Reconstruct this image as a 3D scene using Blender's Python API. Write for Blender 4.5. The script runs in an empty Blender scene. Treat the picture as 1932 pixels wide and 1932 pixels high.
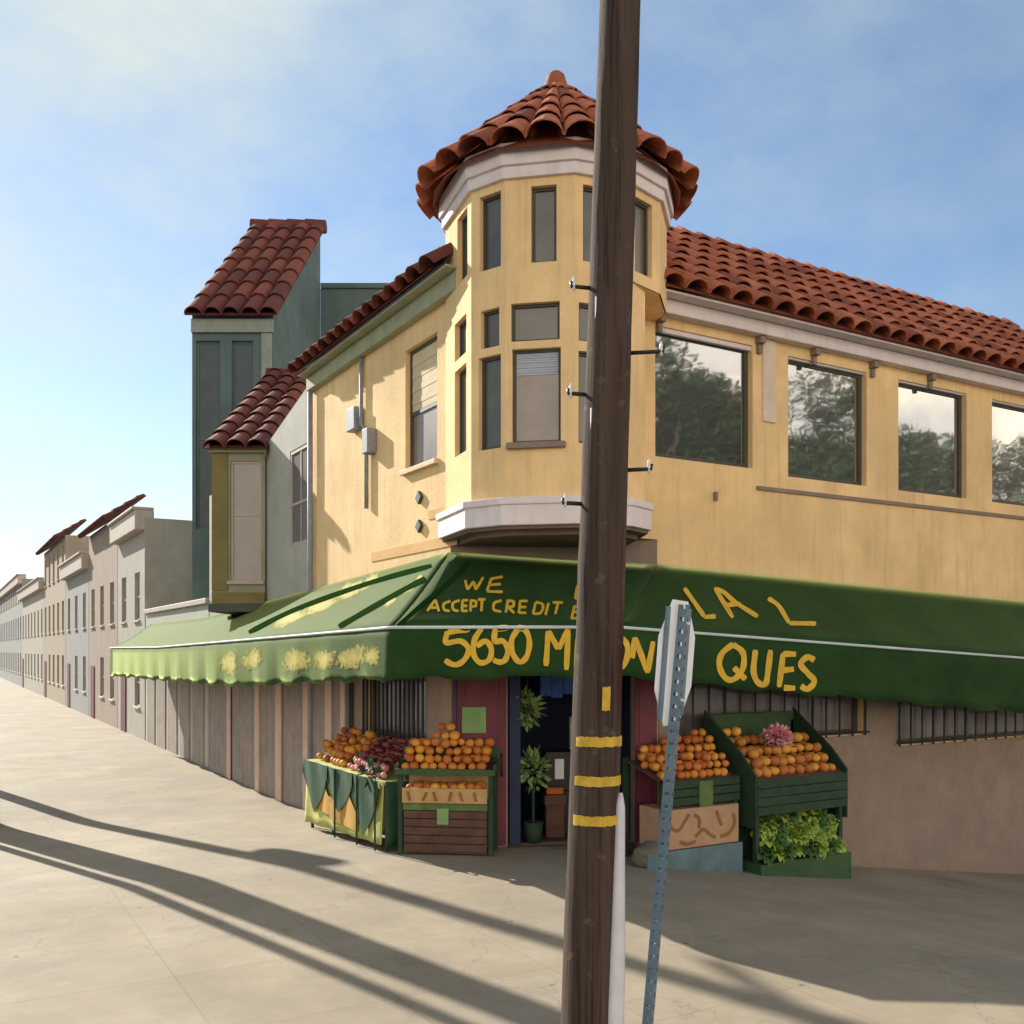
import bpy, bmesh, math, random
from mathutils import Vector, Matrix
from mathutils.bvhtree import BVHTree
random.seed(11)
SC = bpy.context.scene
COL = SC.collection
R = math.radians

# ------------------------------------------------------------------ frame
# World axes follow the shop: +x runs along the right-hand street front, +y along the left-hand one,
# the corner turret stands on the origin.  The camera stands across the corner.
F = 1846.0; HZ = 1225.0; H = 2.62
PHI = math.atan2(1846.0, 3134.0)
DR = Vector((math.cos(PHI), math.sin(PHI))); DL = Vector((-math.sin(PHI), math.cos(PHI)))
CC = Vector((0.58, 12.9))
def loc(X, Y):                                  # camera-plan metres -> world x, y
    r = Vector((X, Y)) - CC
    return Vector((r.dot(DR), r.dot(DL)))
CAM = loc(0, 0)
CAM3 = Vector((CAM.x, CAM.y, H))
VX = Vector((DR.x, DL.x, 0)); VY = Vector((DR.y, DL.y, 0))
def ray(px, py):
    d = VX * ((px - 966) / F) + VY + Vector((0, 0, (HZ - py) / F))
    return d.normalized()
def on_plane(px, py, p, n):
    d = ray(px, py); n = Vector(n)
    return CAM3 + d * ((Vector(p) - CAM3).dot(n) / d.dot(n))

def ground(x, y):
    def sp(v, w=0.4):
        return 0.0 if v <= 0 else (v * v / (2 * w) if v < w else v - w / 2)
    a = sp(x + .1) - sp(x - 15, 3)
    b = sp(y - .4) - sp(y - 6.5, 1.5)
    return -.145 * a - .05 * b

# ------------------------------------------------------------------ materials
MATS = {}
def nt(name):
    m = bpy.data.materials.new(name); m.use_nodes = True
    t = m.node_tree; b = t.nodes['Principled BSDF']
    return m, t, b
def N(t, ty, **k):
    n = t.nodes.new(ty)
    for a, v in k.items():
        if a == 'ins':
            for i, w in v.items(): n.inputs[i].default_value = w
        else: setattr(n, a, v)
    return n
def coords(t, scale=(1, 1, 1)):
    tc = N(t, 'ShaderNodeTexCoord'); mp = N(t, 'ShaderNodeMapping')
    mp.inputs['Scale'].default_value = scale
    t.links.new(tc.outputs['Object'], mp.inputs['Vector']); return mp.outputs['Vector']
def noise(t, vec, sc, detail=5, rough=.6):
    n = N(t, 'ShaderNodeTexNoise', ins={'Scale': sc, 'Detail': detail, 'Roughness': rough})
    t.links.new(vec, n.inputs['Vector']); return n.outputs['Fac']
def ramp(t, fac, stops):
    r = N(t, 'ShaderNodeValToRGB'); e = r.color_ramp.elements
    while len(e) < len(stops): e.new(.5)
    for el, (p, c) in zip(e, stops):
        el.position = p; el.color = (*c, 1) if len(c) == 3 else c
    t.links.new(fac, r.inputs['Fac']); return r.outputs['Color']
def mix(t, fac, a, b, mode='MIX'):
    m = N(t, 'ShaderNodeMix', data_type='RGBA', blend_type=mode)
    for k, v in ((0, fac), (6, a), (7, b)):
        if hasattr(v, 'links'): t.links.new(v, m.inputs[k])
        elif isinstance(v, tuple): m.inputs[k].default_value = (*v, 1)
        else: m.inputs[k].default_value = v
    return m.outputs[2]
def bump(t, b, h, strength=.3, dist=.02):
    n = N(t, 'ShaderNodeBump', ins={'Strength': strength, 'Distance': dist})
    t.links.new(h, n.inputs['Height']); t.links.new(n.outputs['Normal'], b.inputs['Normal'])
def mul(c, f): return tuple(min(1, x * f) for x in c)

def mat(name, col, rough=.7, var=.18, sc=3.0, bsc=40, bst=.2, metal=0, tint=None, bd=.01, streak=0, spec=.4):
    if name in MATS: return MATS[name]
    m, t, b = nt(name)
    v = coords(t)
    n1 = noise(t, v, sc, 6, .65)
    lo = mul(col, 1 - var) ; hi = mul(col, 1 + var)
    c = ramp(t, n1, [(.3, lo), (.7, hi)])
    if tint:
        n2 = noise(t, v, sc * .37 + .21, 3)
        f = ramp(t, n2, [(.45, (0, 0, 0)), (.72, (.75, .75, .75))])
        c = mix(t, f, c, tint)
    if streak:
        vs = coords(t, (5, 5, .35)); n3 = noise(t, vs, 1.6, 6, .7)
        f = ramp(t, n3, [(.5, (0, 0, 0)), (.8, (streak,) * 3)])
        c = mix(t, f, c, mul(col, .45))
    t.links.new(c, b.inputs['Base Color'])
    b.inputs['Roughness'].default_value = rough; b.inputs['Metallic'].default_value = metal
    b.inputs['Specular IOR Level'].default_value = spec
    if name in ('orange_peel', 'mango_skin', 'apple_red', 'peach_pink'):
        oi = N(t, 'ShaderNodeObjectInfo'); hs = N(t, 'ShaderNodeHueSaturation')
        mr = N(t, 'ShaderNodeMapRange', ins={'To Min': .482, 'To Max': .522}); t.links.new(oi.outputs['Random'], mr.inputs['Value'])
        mv = N(t, 'ShaderNodeMath', operation='MULTIPLY_ADD'); mv.inputs[1].default_value = .55; mv.inputs[2].default_value = .7; t.links.new(oi.outputs['Random'], mv.inputs[0])
        t.links.new(mr.outputs[0], hs.inputs['Hue']); t.links.new(mv.outputs[0], hs.inputs['Value']); t.links.new(c, hs.inputs['Color']); t.links.new(hs.outputs[0], b.inputs['Base Color'])
    if bst: bump(t, b, noise(t, v, bsc, 5, .7), bst, bd)
    MATS[name] = m; return m

def tile_mat(name, dark, mid, light):
    m, t, b = nt(name)
    at = N(t, 'ShaderNodeAttribute', attribute_name='rnd')
    c = ramp(t, at.outputs['Fac'], [(0, dark), (.5, mid), (1, light)])
    v = coords(t); n1 = noise(t, v, 7, 6, .7)
    f = ramp(t, n1, [(.42, (0, 0, 0)), (.7, (.6, .6, .6))])
    c = mix(t, f, c, mul(dark, .7))
    t.links.new(c, b.inputs['Base Color']); b.inputs['Roughness'].default_value = .85
    bump(t, b, noise(t, v, 45, 5), .3, .01)
    MATS[name] = m; return m

def glass_mat(name, col, refl):
    m, t, b = nt(name)
    v = coords(t)
    c = ramp(t, noise(t, v, 1.7, 4), [(.3, mul(col, .6)), (.7, mul(col, 1.3))])
    t.links.new(c, b.inputs['Base Color'])
    b.inputs['Roughness'].default_value = .35
    g = N(t, 'ShaderNodeBsdfGlossy', ins={'Roughness': .03, 'Color': (.86, .9, .95, 1)})
    n = N(t, 'ShaderNodeBump', ins={'Strength': .05, 'Distance': .05})
    t.links.new(noise(t, v, 1.3, 2), n.inputs['Height']); t.links.new(n.outputs['Normal'], g.inputs['Normal'])
    mx = N(t, 'ShaderNodeMixShader'); mx.inputs[0].default_value = refl
    t.links.new(b.outputs[0], mx.inputs[1]); t.links.new(g.outputs[0], mx.inputs[2])
    t.links.new(mx.outputs[0], t.nodes['Material Output'].inputs['Surface'])
    MATS[name] = m; return m

def concrete_mat():
    m, t, b = nt('pavement concrete')
    v = coords(t)
    c = ramp(t, noise(t, v, .9, 8, .7), [(.3, (.25, .205, .143)), (.55, (.33, .27, .19)), (.75, (.40, .335, .245))])
    f = ramp(t, noise(t, v, .33, 5), [(.48, (0, 0, 0)), (.7, (.6, .6, .6))])
    c = mix(t, f, c, (.26, .23, .19))
    sp = ramp(t, noise(t, v, 55, 3, .8), [(.6, (0, 0, 0)), (.72, (.35, .35, .35))])
    c = mix(t, sp, c, (.2, .17, .13))
    gum = N(t, 'ShaderNodeTexVoronoi', ins={'Scale': 1.6}); t.links.new(v, gum.inputs['Vector'])
    g = ramp(t, gum.outputs['Distance'], [(.03, (.7, .7, .7)), (.045, (0, 0, 0))])
    c = mix(t, g, c, (.10, .09, .08))
    st = ramp(t, noise(t, v, .75, 9, .72), [(.56, (0, 0, 0)), (.7, (.55, .55, .55))]); c = mix(t, st, c, (.19, .165, .135))
    lt = ramp(t, noise(t, v, 2.3, 7, .7), [(.6, (0, 0, 0)), (.75, (.4, .4, .4))]); c = mix(t, lt, c, (.46, .40, .31))
    br = N(t, 'ShaderNodeTexBrick', offset=0.0, ins={'Scale': 1.0, 'Mortar Size': .009, 'Mortar Smooth': .2, 'Brick Width': 1.35, 'Row Height': 1.35,
        'Color1': (1, 1, 1, 1), 'Color2': (.93, .92, .91, 1), 'Mortar': (.82, .81, .8, 1)})
    t.links.new(v, br.inputs['Vector'])
    c = mix(t, 1.0, c, br.outputs['Color'], 'MULTIPLY')
    cr = N(t, 'ShaderNodeTexVoronoi', feature='DISTANCE_TO_EDGE', ins={'Scale': .42})
    wv = N(t, 'ShaderNodeVectorMath', operation='ADD')
    nn = N(t, 'ShaderNodeTexNoise', ins={'Scale': 2.2, 'Detail': 5}); t.links.new(v, nn.inputs['Vector'])
    t.links.new(v, wv.inputs[0]); t.links.new(nn.outputs['Color'], wv.inputs[1]); t.links.new(wv.outputs[0], cr.inputs['Vector'])
    k = ramp(t, cr.outputs['Distance'], [(.0, (.6, .6, .6)), (.006, (0, 0, 0))])
    c = mix(t, k, c, (.18, .16, .13))
    t.links.new(c, b.inputs['Base Color']); b.inputs['Roughness'].default_value = .88
    bump(t, b, noise(t, v, 60, 5), .25, .008)
    MATS['concrete'] = m; return m

CREAM = (.87, .60, .30)
mat('stucco', CREAM, .9, .15, 1.1, 24, .6, tint=mul(CREAM, .8), bd=.014, streak=.42)
mat('stucco_orange', (.72, .42, .17), .9, .12, 1.8, 38, .4, tint=(.74, .5, .24), bd=.012)
mat('lilac_trim', (.74, .66, .66), .75, .07, 3, 50, .2, streak=.25)
mat('olive_trim', (.20, .165, .06), .8, .15)
mat('brown_soffit', (.16, .115, .085), .85, .2)
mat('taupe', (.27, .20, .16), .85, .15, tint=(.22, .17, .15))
tile_mat('tile', (.20, .05, .024), (.42, .115, .048), (.54, .18, .085))
tile_mat('tile_old', (.11, .026, .018), (.17, .04, .025), (.24, .062, .035))
glass_mat('glass', (.085, .078, .06), .035)
glass_mat('glass_mirror', (.035, .045, .04), .38)
glass_mat('glass_warm', (.15, .11, .085), .05)
mat('frame_dark', (.065, .065, .055), .6, .2)
mat('frame_cream', (.62, .47, .27), .7, .1)
mat('frame_pale', (.45, .38, .33), .7, .1)
mat('blind', (.42, .45, .52), .8, .06)
mat('green_canvas', (.019, .052, .015), .8, .2, 2.2, 220, .25, tint=(.028, .068, .02), bd=.004, spec=.08)
bq = MATS['green_canvas'].node_tree.nodes['Principled BSDF']; bq.inputs['Sheen Weight'].default_value = .75; bq.inputs['Sheen Roughness'].default_value = .26; bq.inputs['Sheen Tint'].default_value = (.74, .88, .36, 1)
mat('dark_seam', (.012, .035, .008), .95, .1, spec=.0)
mat('white_cord', (.55, .6, .6), .7, .12)
mat('yellow_paint', (.66, .40, .03), .65, .14, 9, 60, .1)
def worn_mat():
    m, t, b = nt('worn_yellow'); v = coords(t, (1, 1, 1.6))
    at = N(t, 'ShaderNodeAttribute', attribute_name='rnd')
    ad = N(t, 'ShaderNodeMath', operation='MULTIPLY_ADD'); ad.inputs[1].default_value = .34; t.links.new(at.outputs['Fac'], ad.inputs[0]); t.links.new(noise(t, v, 9, 7, .78), ad.inputs[2])
    c = ramp(t, ad.outputs[0], [(.56, (.26, .25, .07)), (.66, (.36, .31, .09)), (.82, (.52, .41, .12))])
    al = ramp(t, ad.outputs[0], [(.50, (0, 0, 0)), (.58, (1, 1, 1))]); t.links.new(al, b.inputs['Alpha'])
    t.links.new(c, b.inputs['Base Color']); b.inputs['Roughness'].default_value = .8; b.inputs['Specular IOR Level'].default_value = .08; b.inputs['Sheen Weight'].default_value = .75; b.inputs['Sheen Roughness'].default_value = .22; b.inputs['Sheen Tint'].default_value = (.74, .88, .36, 1); MATS['worn_yellow'] = m
worn_mat()
def pole_mat():
    m, t, b = nt('pole_wood'); v = coords(t, (22, 22, .55)); v2 = coords(t, (7, 7, .25)); v3 = coords(t)
    c = ramp(t, noise(t, v2, 1.5, 6, .65), [(.3, (.05, .033, .026)), (.7, (.105, .07, .053))])
    g = ramp(t, noise(t, v, 1.6, 7, .75), [(.36, (.85, .85, .85)), (.5, (0, 0, 0))]); c = mix(t, g, c, (.022, .015, .013))
    k = ramp(t, noise(t, v3, 9, 3, .6), [(.62, (0, 0, 0)), (.7, (.5, .5, .5))]); c = mix(t, k, c, (.16, .125, .10))
    t.links.new(c, b.inputs['Base Color']); b.inputs['Roughness'].default_value = .92; b.inputs['Specular IOR Level'].default_value = .25
    bump(t, b, noise(t, v, 1.6, 7, .75), .6, .02); MATS['pole_wood'] = m
pole_mat()
mat('pole_yellow', (.60, .38, .04), .7, .25, 12, 40, .2)
mat('white_plastic', (.62, .60, .64), .55, .12, 6, 30, .1)
mat('porcelain', (.80, .79, .80), .25, .05)
mat('dark_iron', (.03, .032, .034), .5, .25, metal=.3)
mat('sign_metal', (.86, .88, .92), .5, .08, 5, 20, .08, metal=.1)
mat('sign_red', (.16, .015, .015), .45, .1)
mat('post_metal', (.15, .22, .28), .5, .22, 6, 30, .15, metal=.45)
mat('maroon', (.14, .02, .04), .55, .25, 2.5, 25, .15, tint=(.07, .012, .03))
mat('violet_jamb', (.06, .025, .09), .6, .2)
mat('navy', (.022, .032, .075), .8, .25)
mat('navy_cloth', (.04, .11, .34), .85, .25, 6)
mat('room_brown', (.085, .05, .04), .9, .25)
mat('room_grey', (.12, .11, .10), .9, .3)
mat('sheet_green', (.20, .33, .13), .8, .2)
mat('stand_green', (.03, .075, .028), .7, .3, 5, 30, .2, tint=(.05, .10, .03))
mat('stand_dark', (.018, .045, .022), .75, .3, 5, 30, .2)
mat('moss_strip', (.10, .15, .05), .8, .25, 7)
mat('tan_card', (.45, .27, .12), .85, .18, 6, 40, .15)
mat('card_mark', (.25, .115, .03), .85, .2)
mat('card_pink', (.42, .25, .15), .85, .15, 5, 40, .15)
mat('crate_brown', (.10, .05, .035), .85, .3, 5, 30, .25)
mat('teal_board', (.10, .17, .19), .75, .25, 4)
mat('lime_cloth', (.42, .44, .13), .85, .15, 3, 60, .2)
mat('ochre_cloth', (.46, .26, .05), .85, .18, 4, 60, .2)
mat('flag_green', (.025, .07, .035), .8, .3, 5)
mat('orange_peel', (.56, .18, .028), .6, .22, 8, 90, .3, tint=(.62, .26, .05))
mat('mango_skin', (.60, .25, .045), .6, .28, 7, 90, .25, tint=(.52, .15, .03))
mat('apple_red', (.17, .022, .02), .4, .35, 8)
mat('peach_pink', (.62, .24, .23), .6, .2, 8)
mat('leaf', (.27, .39, .06), .6, .35, 10)
mat('leaf_dark', (.05, .12, .028), .6, .35, 8)
mat('leaf_plant', (.21, .31, .11), .6, .35, 8)
mat('leaf_tree', (.045, .075, .025), .65, .4, 2)
mat('bark', (.10, .07, .05), .9, .3, 6)
mat('petal', (.80, .36, .40), .6, .18, 12)
mat('pot', (.66, .50, .36), .7, .1)
mat('black_box', (.014, .013, .015), .5, .3)
mat('paper', (.7, .72, .8), .8, .1)
mat('sack', (.12, .11, .085), .9, .3, 9, 40, .4)
mat('sage', (.27, .26, .175), .9, .14, 1.8, 38, .35, tint=(.33, .33, .27), streak=.3)
mat('pale_sage', (.42, .41, .35), .9, .12, 1.8, 38, .35, streak=.25)
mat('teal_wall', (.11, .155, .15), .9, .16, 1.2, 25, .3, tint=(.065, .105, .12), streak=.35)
mat('teal_trim', (.24, .28, .25), .85, .15)
mat('teal_glass', (.03, .055, .07), .35, .25)
mat('shutter', (.31, .25, .215), .75, .15, 4, 30, .15, tint=(.23, .19, .17), streak=.4)
mat('shutter_pink', (.62, .43, .34), .8, .12, 4, 30, .15)
mat('grey_box', (.26, .27, .30), .6, .18, 6, 30, .1)
mat('asphalt', (.055, .055, .058), .9, .25, 2, 70, .35)
mat('kerb', (.40, .37, .32), .85, .15, 3, 40, .2, streak=.2)
mat('house_a', (.34, .28, .21), .9, .12, 1.5, 30, .3, streak=.3)
mat('house_b', (.27, .27, .265), .9, .12, 1.5, 30, .3, streak=.3)
mat('house_c', (.36, .33, .285), .9, .12, 1.5, 30, .3, streak=.3)
mat('house_d', (.30, .235, .19), .9, .12, 1.5, 30, .3, streak=.3)
concrete_mat()
MATS['pave'] = MATS['concrete']

# ------------------------------------------------------------------ mesh helpers
class MB:
    def __init__(s): s.v = []; s.f = []; s.r = []
    def add(s, vs, fs, rnd=None):
        o = len(s.v); s.v += [Vector(v) for v in vs]
        for f in fs:
            s.f.append([o + i for i in f]); s.r.append(rnd if rnd is not None else 0.5)
    def box(s, x0, x1, y0, y1, z0, z1):
        s.obox((0, 0, 0), (1, 0, 0), (0, 1, 0), (0, 0, 1), x0, x1, y0, y1, z0, z1)
    def obox(s, o, a, b, c, a0, a1, b0, b1, c0, c1):
        o, a, b, c = map(Vector, (o, a, b, c))
        vs = [o + a * i + b * j + c * k for k in (c0, c1) for j in (b0, b1) for i in (a0, a1)]
        fs = [(0, 2, 3, 1), (4, 5, 7, 6), (0, 1, 5, 4), (2, 6, 7, 3), (0, 4, 6, 2), (1, 3, 7, 5)]
        if a.cross(b).dot(c) < 0: fs = [tuple(reversed(f)) for f in fs]
        s.add(vs, fs)
    def tube(s, pts, rad, n=10, cap=True):
        pts = [Vector(p) for p in pts]
        rad = rad if isinstance(rad, (list, tuple)) else [rad] * len(pts)
        vs = []; ref = None
        for i, p in enumerate(pts):
            d = (pts[min(i + 1, len(pts) - 1)] - pts[max(i - 1, 0)]).normalized()
            if ref is None: ref = Vector((1, 0, 0)) if abs(d.x) < .9 else Vector((0, 1, 0))
            u = (ref - d * ref.dot(d)).normalized(); w = d.cross(u); ref = u
            vs += [p + (u * math.cos(2 * math.pi * k / n) + w * math.sin(2 * math.pi * k / n)) * rad[i] for k in range(n)]
        fs = []
        for i in range(len(pts) - 1):
            for k in range(n):
                a = i * n + k; b = i * n + (k + 1) % n
                fs.append((a, b, b + n, a + n))
        if cap: fs += [tuple(reversed(range(n))), tuple(range((len(pts) - 1) * n, len(pts) * n))]
        s.add(vs, fs)
    def prism(s, poly, z0, z1):
        n = len(poly)
        vs = [(x, y, z0) for x, y in poly] + [(x, y, z1) for x, y in poly]
        fs = [(i, (i + 1) % n, (i + 1) % n + n, i + n) for i in range(n)]
        s.add(vs, fs + [tuple(reversed(range(n))), tuple(range(n, 2 * n))])
    def grid(s, fn, nu, nv):
        vs = [fn(i / nu, j / nv) for j in range(nv + 1) for i in range(nu + 1)]
        fs = [(j * (nu + 1) + i, j * (nu + 1) + i + 1, (j + 1) * (nu + 1) + i + 1, (j + 1) * (nu + 1) + i) for j in range(nv) for i in range(nu)]
        s.add(vs, fs)
    def slab(s, fn, nu, nv, off):               # a sheet with thickness along vector off
        off = Vector(off); g = MB(); g.grid(fn, nu, nv)
        n = len(g.v)
        vs = g.v + [v + off for v in g.v]
        fs = [tuple(f) for f in g.f] + [tuple(i + n for i in reversed(f)) for f in g.f]
        W = nu + 1
        b = [i for i in range(W)] + [j * W + nu for j in range(1, nv + 1)] + [nv * W + i for i in range(nu - 1, -1, -1)] + [j * W for j in range(nv - 1, 0, -1)]
        for a, c in zip(b, b[1:] + b[:1]): fs.append((c, a, a + n, c + n))
        s.add(vs, fs)
    def build(s, name, m, parent=None, smooth=False, bevel=0, solid=0, origin=None):
        me = bpy.data.meshes.new(name)
        o = bpy.data.objects.new(name, me); COL.objects.link(o)
        vs = s.v
        if parent is None and origin is None and vs:
            xs = [v.x for v in vs]; ys = [v.y for v in vs]; zs = [v.z for v in vs]
            origin = Vector(((min(xs) + max(xs)) / 2, (min(ys) + max(ys)) / 2, min(zs)))
        if parent is None and origin is not None:
            vs = [v - Vector(origin) for v in vs]; o.location = origin
        elif parent is not None:
            inv = WORLD[parent.name].inverted(); vs = [inv @ v for v in vs]
        me.from_pydata([tuple(v) for v in vs], [], s.f)
        at = me.attributes.new('rnd', 'FLOAT', 'FACE'); at.data.foreach_set('value', s.r)
        bm = bmesh.new(); bm.from_mesh(me); bmesh.ops.recalc_face_normals(bm, faces=bm.faces); bm.to_mesh(me); bm.free()
        if smooth: me.polygons.foreach_set('use_smooth', [True] * len(me.polygons))
        me.materials.append(MATS[m] if isinstance(m, str) else m)
        if parent is not None: o.parent = parent; WORLD[o.name] = WORLD[parent.name]
        else: WORLD[o.name] = Matrix.Translation(o.location)
        if solid: md = o.modifiers.new('s', 'SOLIDIFY'); md.thickness = solid; md.offset = 0
        if bevel: md = o.modifiers.new('b', 'BEVEL'); md.width = bevel; md.segments = 2; md.limit_method = 'ANGLE'
        return o
WORLD = {}
def thing(name, label, cat, at=(0, 0, 0), group=None):
    o = bpy.data.objects.new(name, None); COL.objects.link(o); o.location = at
    o.empty_display_size = .2
    o['label'] = label; o['category'] = cat
    if group: o['group'] = group
    WORLD[o.name] = Matrix.Translation(Vector(at)); return o
def tag(o, label, cat, group=None):
    o['label'] = label; o['category'] = cat
    if group: o['group'] = group
    return o
def struct(o, kind='structure'): o['kind'] = kind; return o

def wall_panel(mb, O, U, W, z0, z1, holes, depth=.16):
    """one wall face seen from outside, U left to right, with real reveals round each opening"""
    O = Vector((O[0], O[1], 0)); U = Vector((U[0], U[1], 0)).normalized(); Nn = Vector((U.y, -U.x, 0))
    us = sorted({0, W, *[h[0] for h in holes], *[h[1] for h in holes]})
    zs = sorted({z0, z1, *[h[2] for h in holes], *[h[3] for h in holes]})
    P = lambda u, z, d=0: O + U * u - Nn * d + Vector((0, 0, z))
    for a, b in zip(us, us[1:]):
        for c, d in zip(zs, zs[1:]):
            if any(h[0] <= a and b <= h[1] and h[2] <= c and d <= h[3] for h in holes): continue
            mb.add([P(a, c), P(b, c), P(b, d), P(a, d)], [(0, 1, 2, 3)])
    for u0, u1, c, d in holes:
        for q in (((u0, c), (u0, d)), ((u0, d), (u1, d)), ((u1, d), (u1, c)), ((u1, c), (u0, c))):
            mb.add([P(*q[0]), P(*q[1]), P(*q[1], depth), P(*q[0], depth)], [(0, 1, 2, 3)])

def window(parent, O, U, u0, u1, z0, z1, glass='glass', frame='frame_dark', depth=.11, fw=.05, cross=(), bars=(), sill=None, blind=0, label=None, wname='window'):
    O = Vector((O[0], O[1], 0)); U = Vector((U[0], U[1], 0)).normalized(); Nn = Vector((U.y, -U.x, 0)); Z = Vector((0, 0, 1))
    g = MB(); g.obox(O - Nn * depth, U, Nn, Z, u0 + .01, u1 - .01, -.012, .012, z0 + .01, z1 - .01)
    w = g.build(wname, glass, parent)
    if label: w['label'] = label
    f = MB(); e = .002
    A = lambda a0, a1, c0, c1, pr=.035: f.obox(O - Nn * depth, U, Nn, Z, a0, a1, -.02, pr, c0, c1)
    A(u0 + e, u0 + fw, z0 + e, z1 - e); A(u1 - fw, u1 - e, z0 + e, z1 - e)
    A(u0 + fw, u1 - fw, z0 + e, z0 + fw); A(u0 + fw, u1 - fw, z1 - fw, z1 - e)
    for c in cross: A(u0 + fw, u1 - fw, c - .025, c + .025, .03)
    for c in bars: A(c - .02, c + .02, z0 + fw, z1 - fw, .027)
    f.build('frame', frame, w)
    if sill:
        s = MB(); s.obox(O, U, Nn, Z, u0 - .06, u1 + .06, -.02, .07, z0 - .075, z0 - .004); s.build('sill', sill, w, bevel=.008)
    if blind:
        b = MB(); n = 9
        for i in range(n):
            h = (z1 - fw - z0) * blind / n
            b.obox(O - Nn * depth, U, Nn, Z, u0 + fw + .006, u1 - fw - .006, .014, .02 + .004 * (i % 2), z1 - fw - (i + 1) * h, z1 - fw - i * h - .004)
        b.build('blind', 'blind', w)
    return w

def tiles(mb, E, U, W3, ncol, pitch, slope_len, course, lim=None):
    """barrel tiles: eave point E, unit eave direction U, unit up-slope direction W3"""
    E, U, W3 = Vector(E), Vector(U), Vector(W3); Nn = U.cross(W3)
    if Nn.z < 0: Nn = -Nn
    for i in range(ncol):
        L = slope_len if lim is None else min(slope_len, lim(i * pitch + pitch / 2))
        if L < .15: continue
        n = max(1, math.ceil(L / course)); q = random.uniform(-.012, .012)
        for j in range(n):
            a = j * course - .05 + random.uniform(-.015, .015); b = min((j + 1) * course + .03, L + .02)
            rr = random.random()
            vs = []
            for (w, r, lift) in ((a, pitch * .47, .05), (b, pitch * .40, .012)):
                for k in range(9):
                    an = math.pi * k / 8
                    vs.append(E + U * ((i + .5) * pitch + q - math.cos(an) * r) + W3 * w + Nn * (lift + math.sin(an) * r * .85 - .02))
            mb.add(vs, [(k, k + 1, k + 10, k + 9) for k in range(8)], rr)

# ------------------------------------------------------------------ turret geometry
TH = [-92, -47.5, -27, 6, 33, 60, 90, 126, 162, 198, 234]
def tv(th, r):
    a = R(th); p = loc(CC.x + r * math.sin(a), CC.y - r * math.cos(a)); return p
TR = 1.46
TP = [tv(a, TR) for a in TH]
Z0 = H
Q1 = Vector((-1.2, .70)); Q2 = Vector((1.334, -.45))
LX = -1.2; RY = -.45; XE = 12.5; YE = 6.2

B = thing('corner_shop_building', 'cream stucco two storey corner building with round tiled turret above the green awning', 'building', (0, 0, 0))

# left and right upper walls
ul = lambda y: YE - y
LWIN = [(ul(2.14), ul(1.10), Z0 + 2.58, Z0 + 4.30)]
w = MB(); wall_panel(w, (LX, YE), (0, -1), YE - .70, -1.2, Z0 + 1.48, [(ul(3.6), ul(1.42), 1.32, 2.36)]); wall_panel(w, (LX, YE), (0, -1), YE - .35, Z0 + 1.48, Z0 + 5.0, LWIN)
w.build('side_wall', 'stucco', B)
RWIN = [(1.3, 3.08, 2.6, 4.37), (3.79, 5.5, 2.55, 4.33), (6.25, 8.0, 2.55, 4.33), (8.7, 10.5, 2.55, 4.33)]
w = MB(); wall_panel(w, (0, RY), (1, 0), XE, Z0 + 1.48, Z0 + 4.8, [(a, b, Z0 + c, Z0 + d) for a, b, c, d in RWIN])
wall_panel(w, (Q2.x, RY), (1, 0), XE - Q2.x, -3.2, Z0 + 1.48, [(1.62 - Q2.x, 5.4 - Q2.x, 1.32, 2.25), (6.2 - Q2.x, 10.4 - Q2.x, 1.1, 2.1)])
w.build('street_wall', 'stucco', B)
o = window(B, (LX, YE), (0, -1), *LWIN[0], glass='glass_warm', frame='frame_dark', cross=(Z0 + 3.38,), sill='frame_cream', label='tall sash window with pale upper blind in the sunlit side wall', blind=.5)
MATS['blind_cream'] = mat('blind_cream', (.62, .52, .32), .8, .08)
for ch in o.children:
    if ch.name.startswith('blind'): ch.data.materials[0] = MATS['blind_cream']
for i, (a, b, c, d) in enumerate(RWIN):
    window(B, (0, RY), (1, 0), a, b, Z0 + c, Z0 + d, glass='glass_mirror', frame='frame_dark', fw=.07, bars=() if i == 0 else (), depth=.13, wname='picture_window')
# string course under the far windows
w = MB(); w.box(3.15, XE, RY - .035, RY + .02, Z0 + 2.30, Z0 + 2.355); w.build('string_course', 'taupe', B)
w = MB(); w.box(2.33, 2.37, RY - .06, RY - .001, Z0 + 2.08, Z0 + 2.2); w.build('bracket', 'taupe', B)
# chamfer wall with the doorway
CU = (Q2 - Q1).normalized(); CN = Vector((CU.y, -CU.x)); CL = (Q2 - Q1).length
def cu(px):
    p = on_plane(px, 1400, (Q1.x, Q1.y, 0), (CN.x, CN.y, 0)); return (Vector((p.x, p.y)) - Q1).dot(CU)
D0, D1 = cu(958), cu(1196)
DT = 2.75
w = MB(); wall_panel(w, Q1, CU, CL, -.6, Z0 + 1.5, [(D0, D1, .02, DT)], .2); w.build('corner_wall', 'taupe', B)
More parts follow.
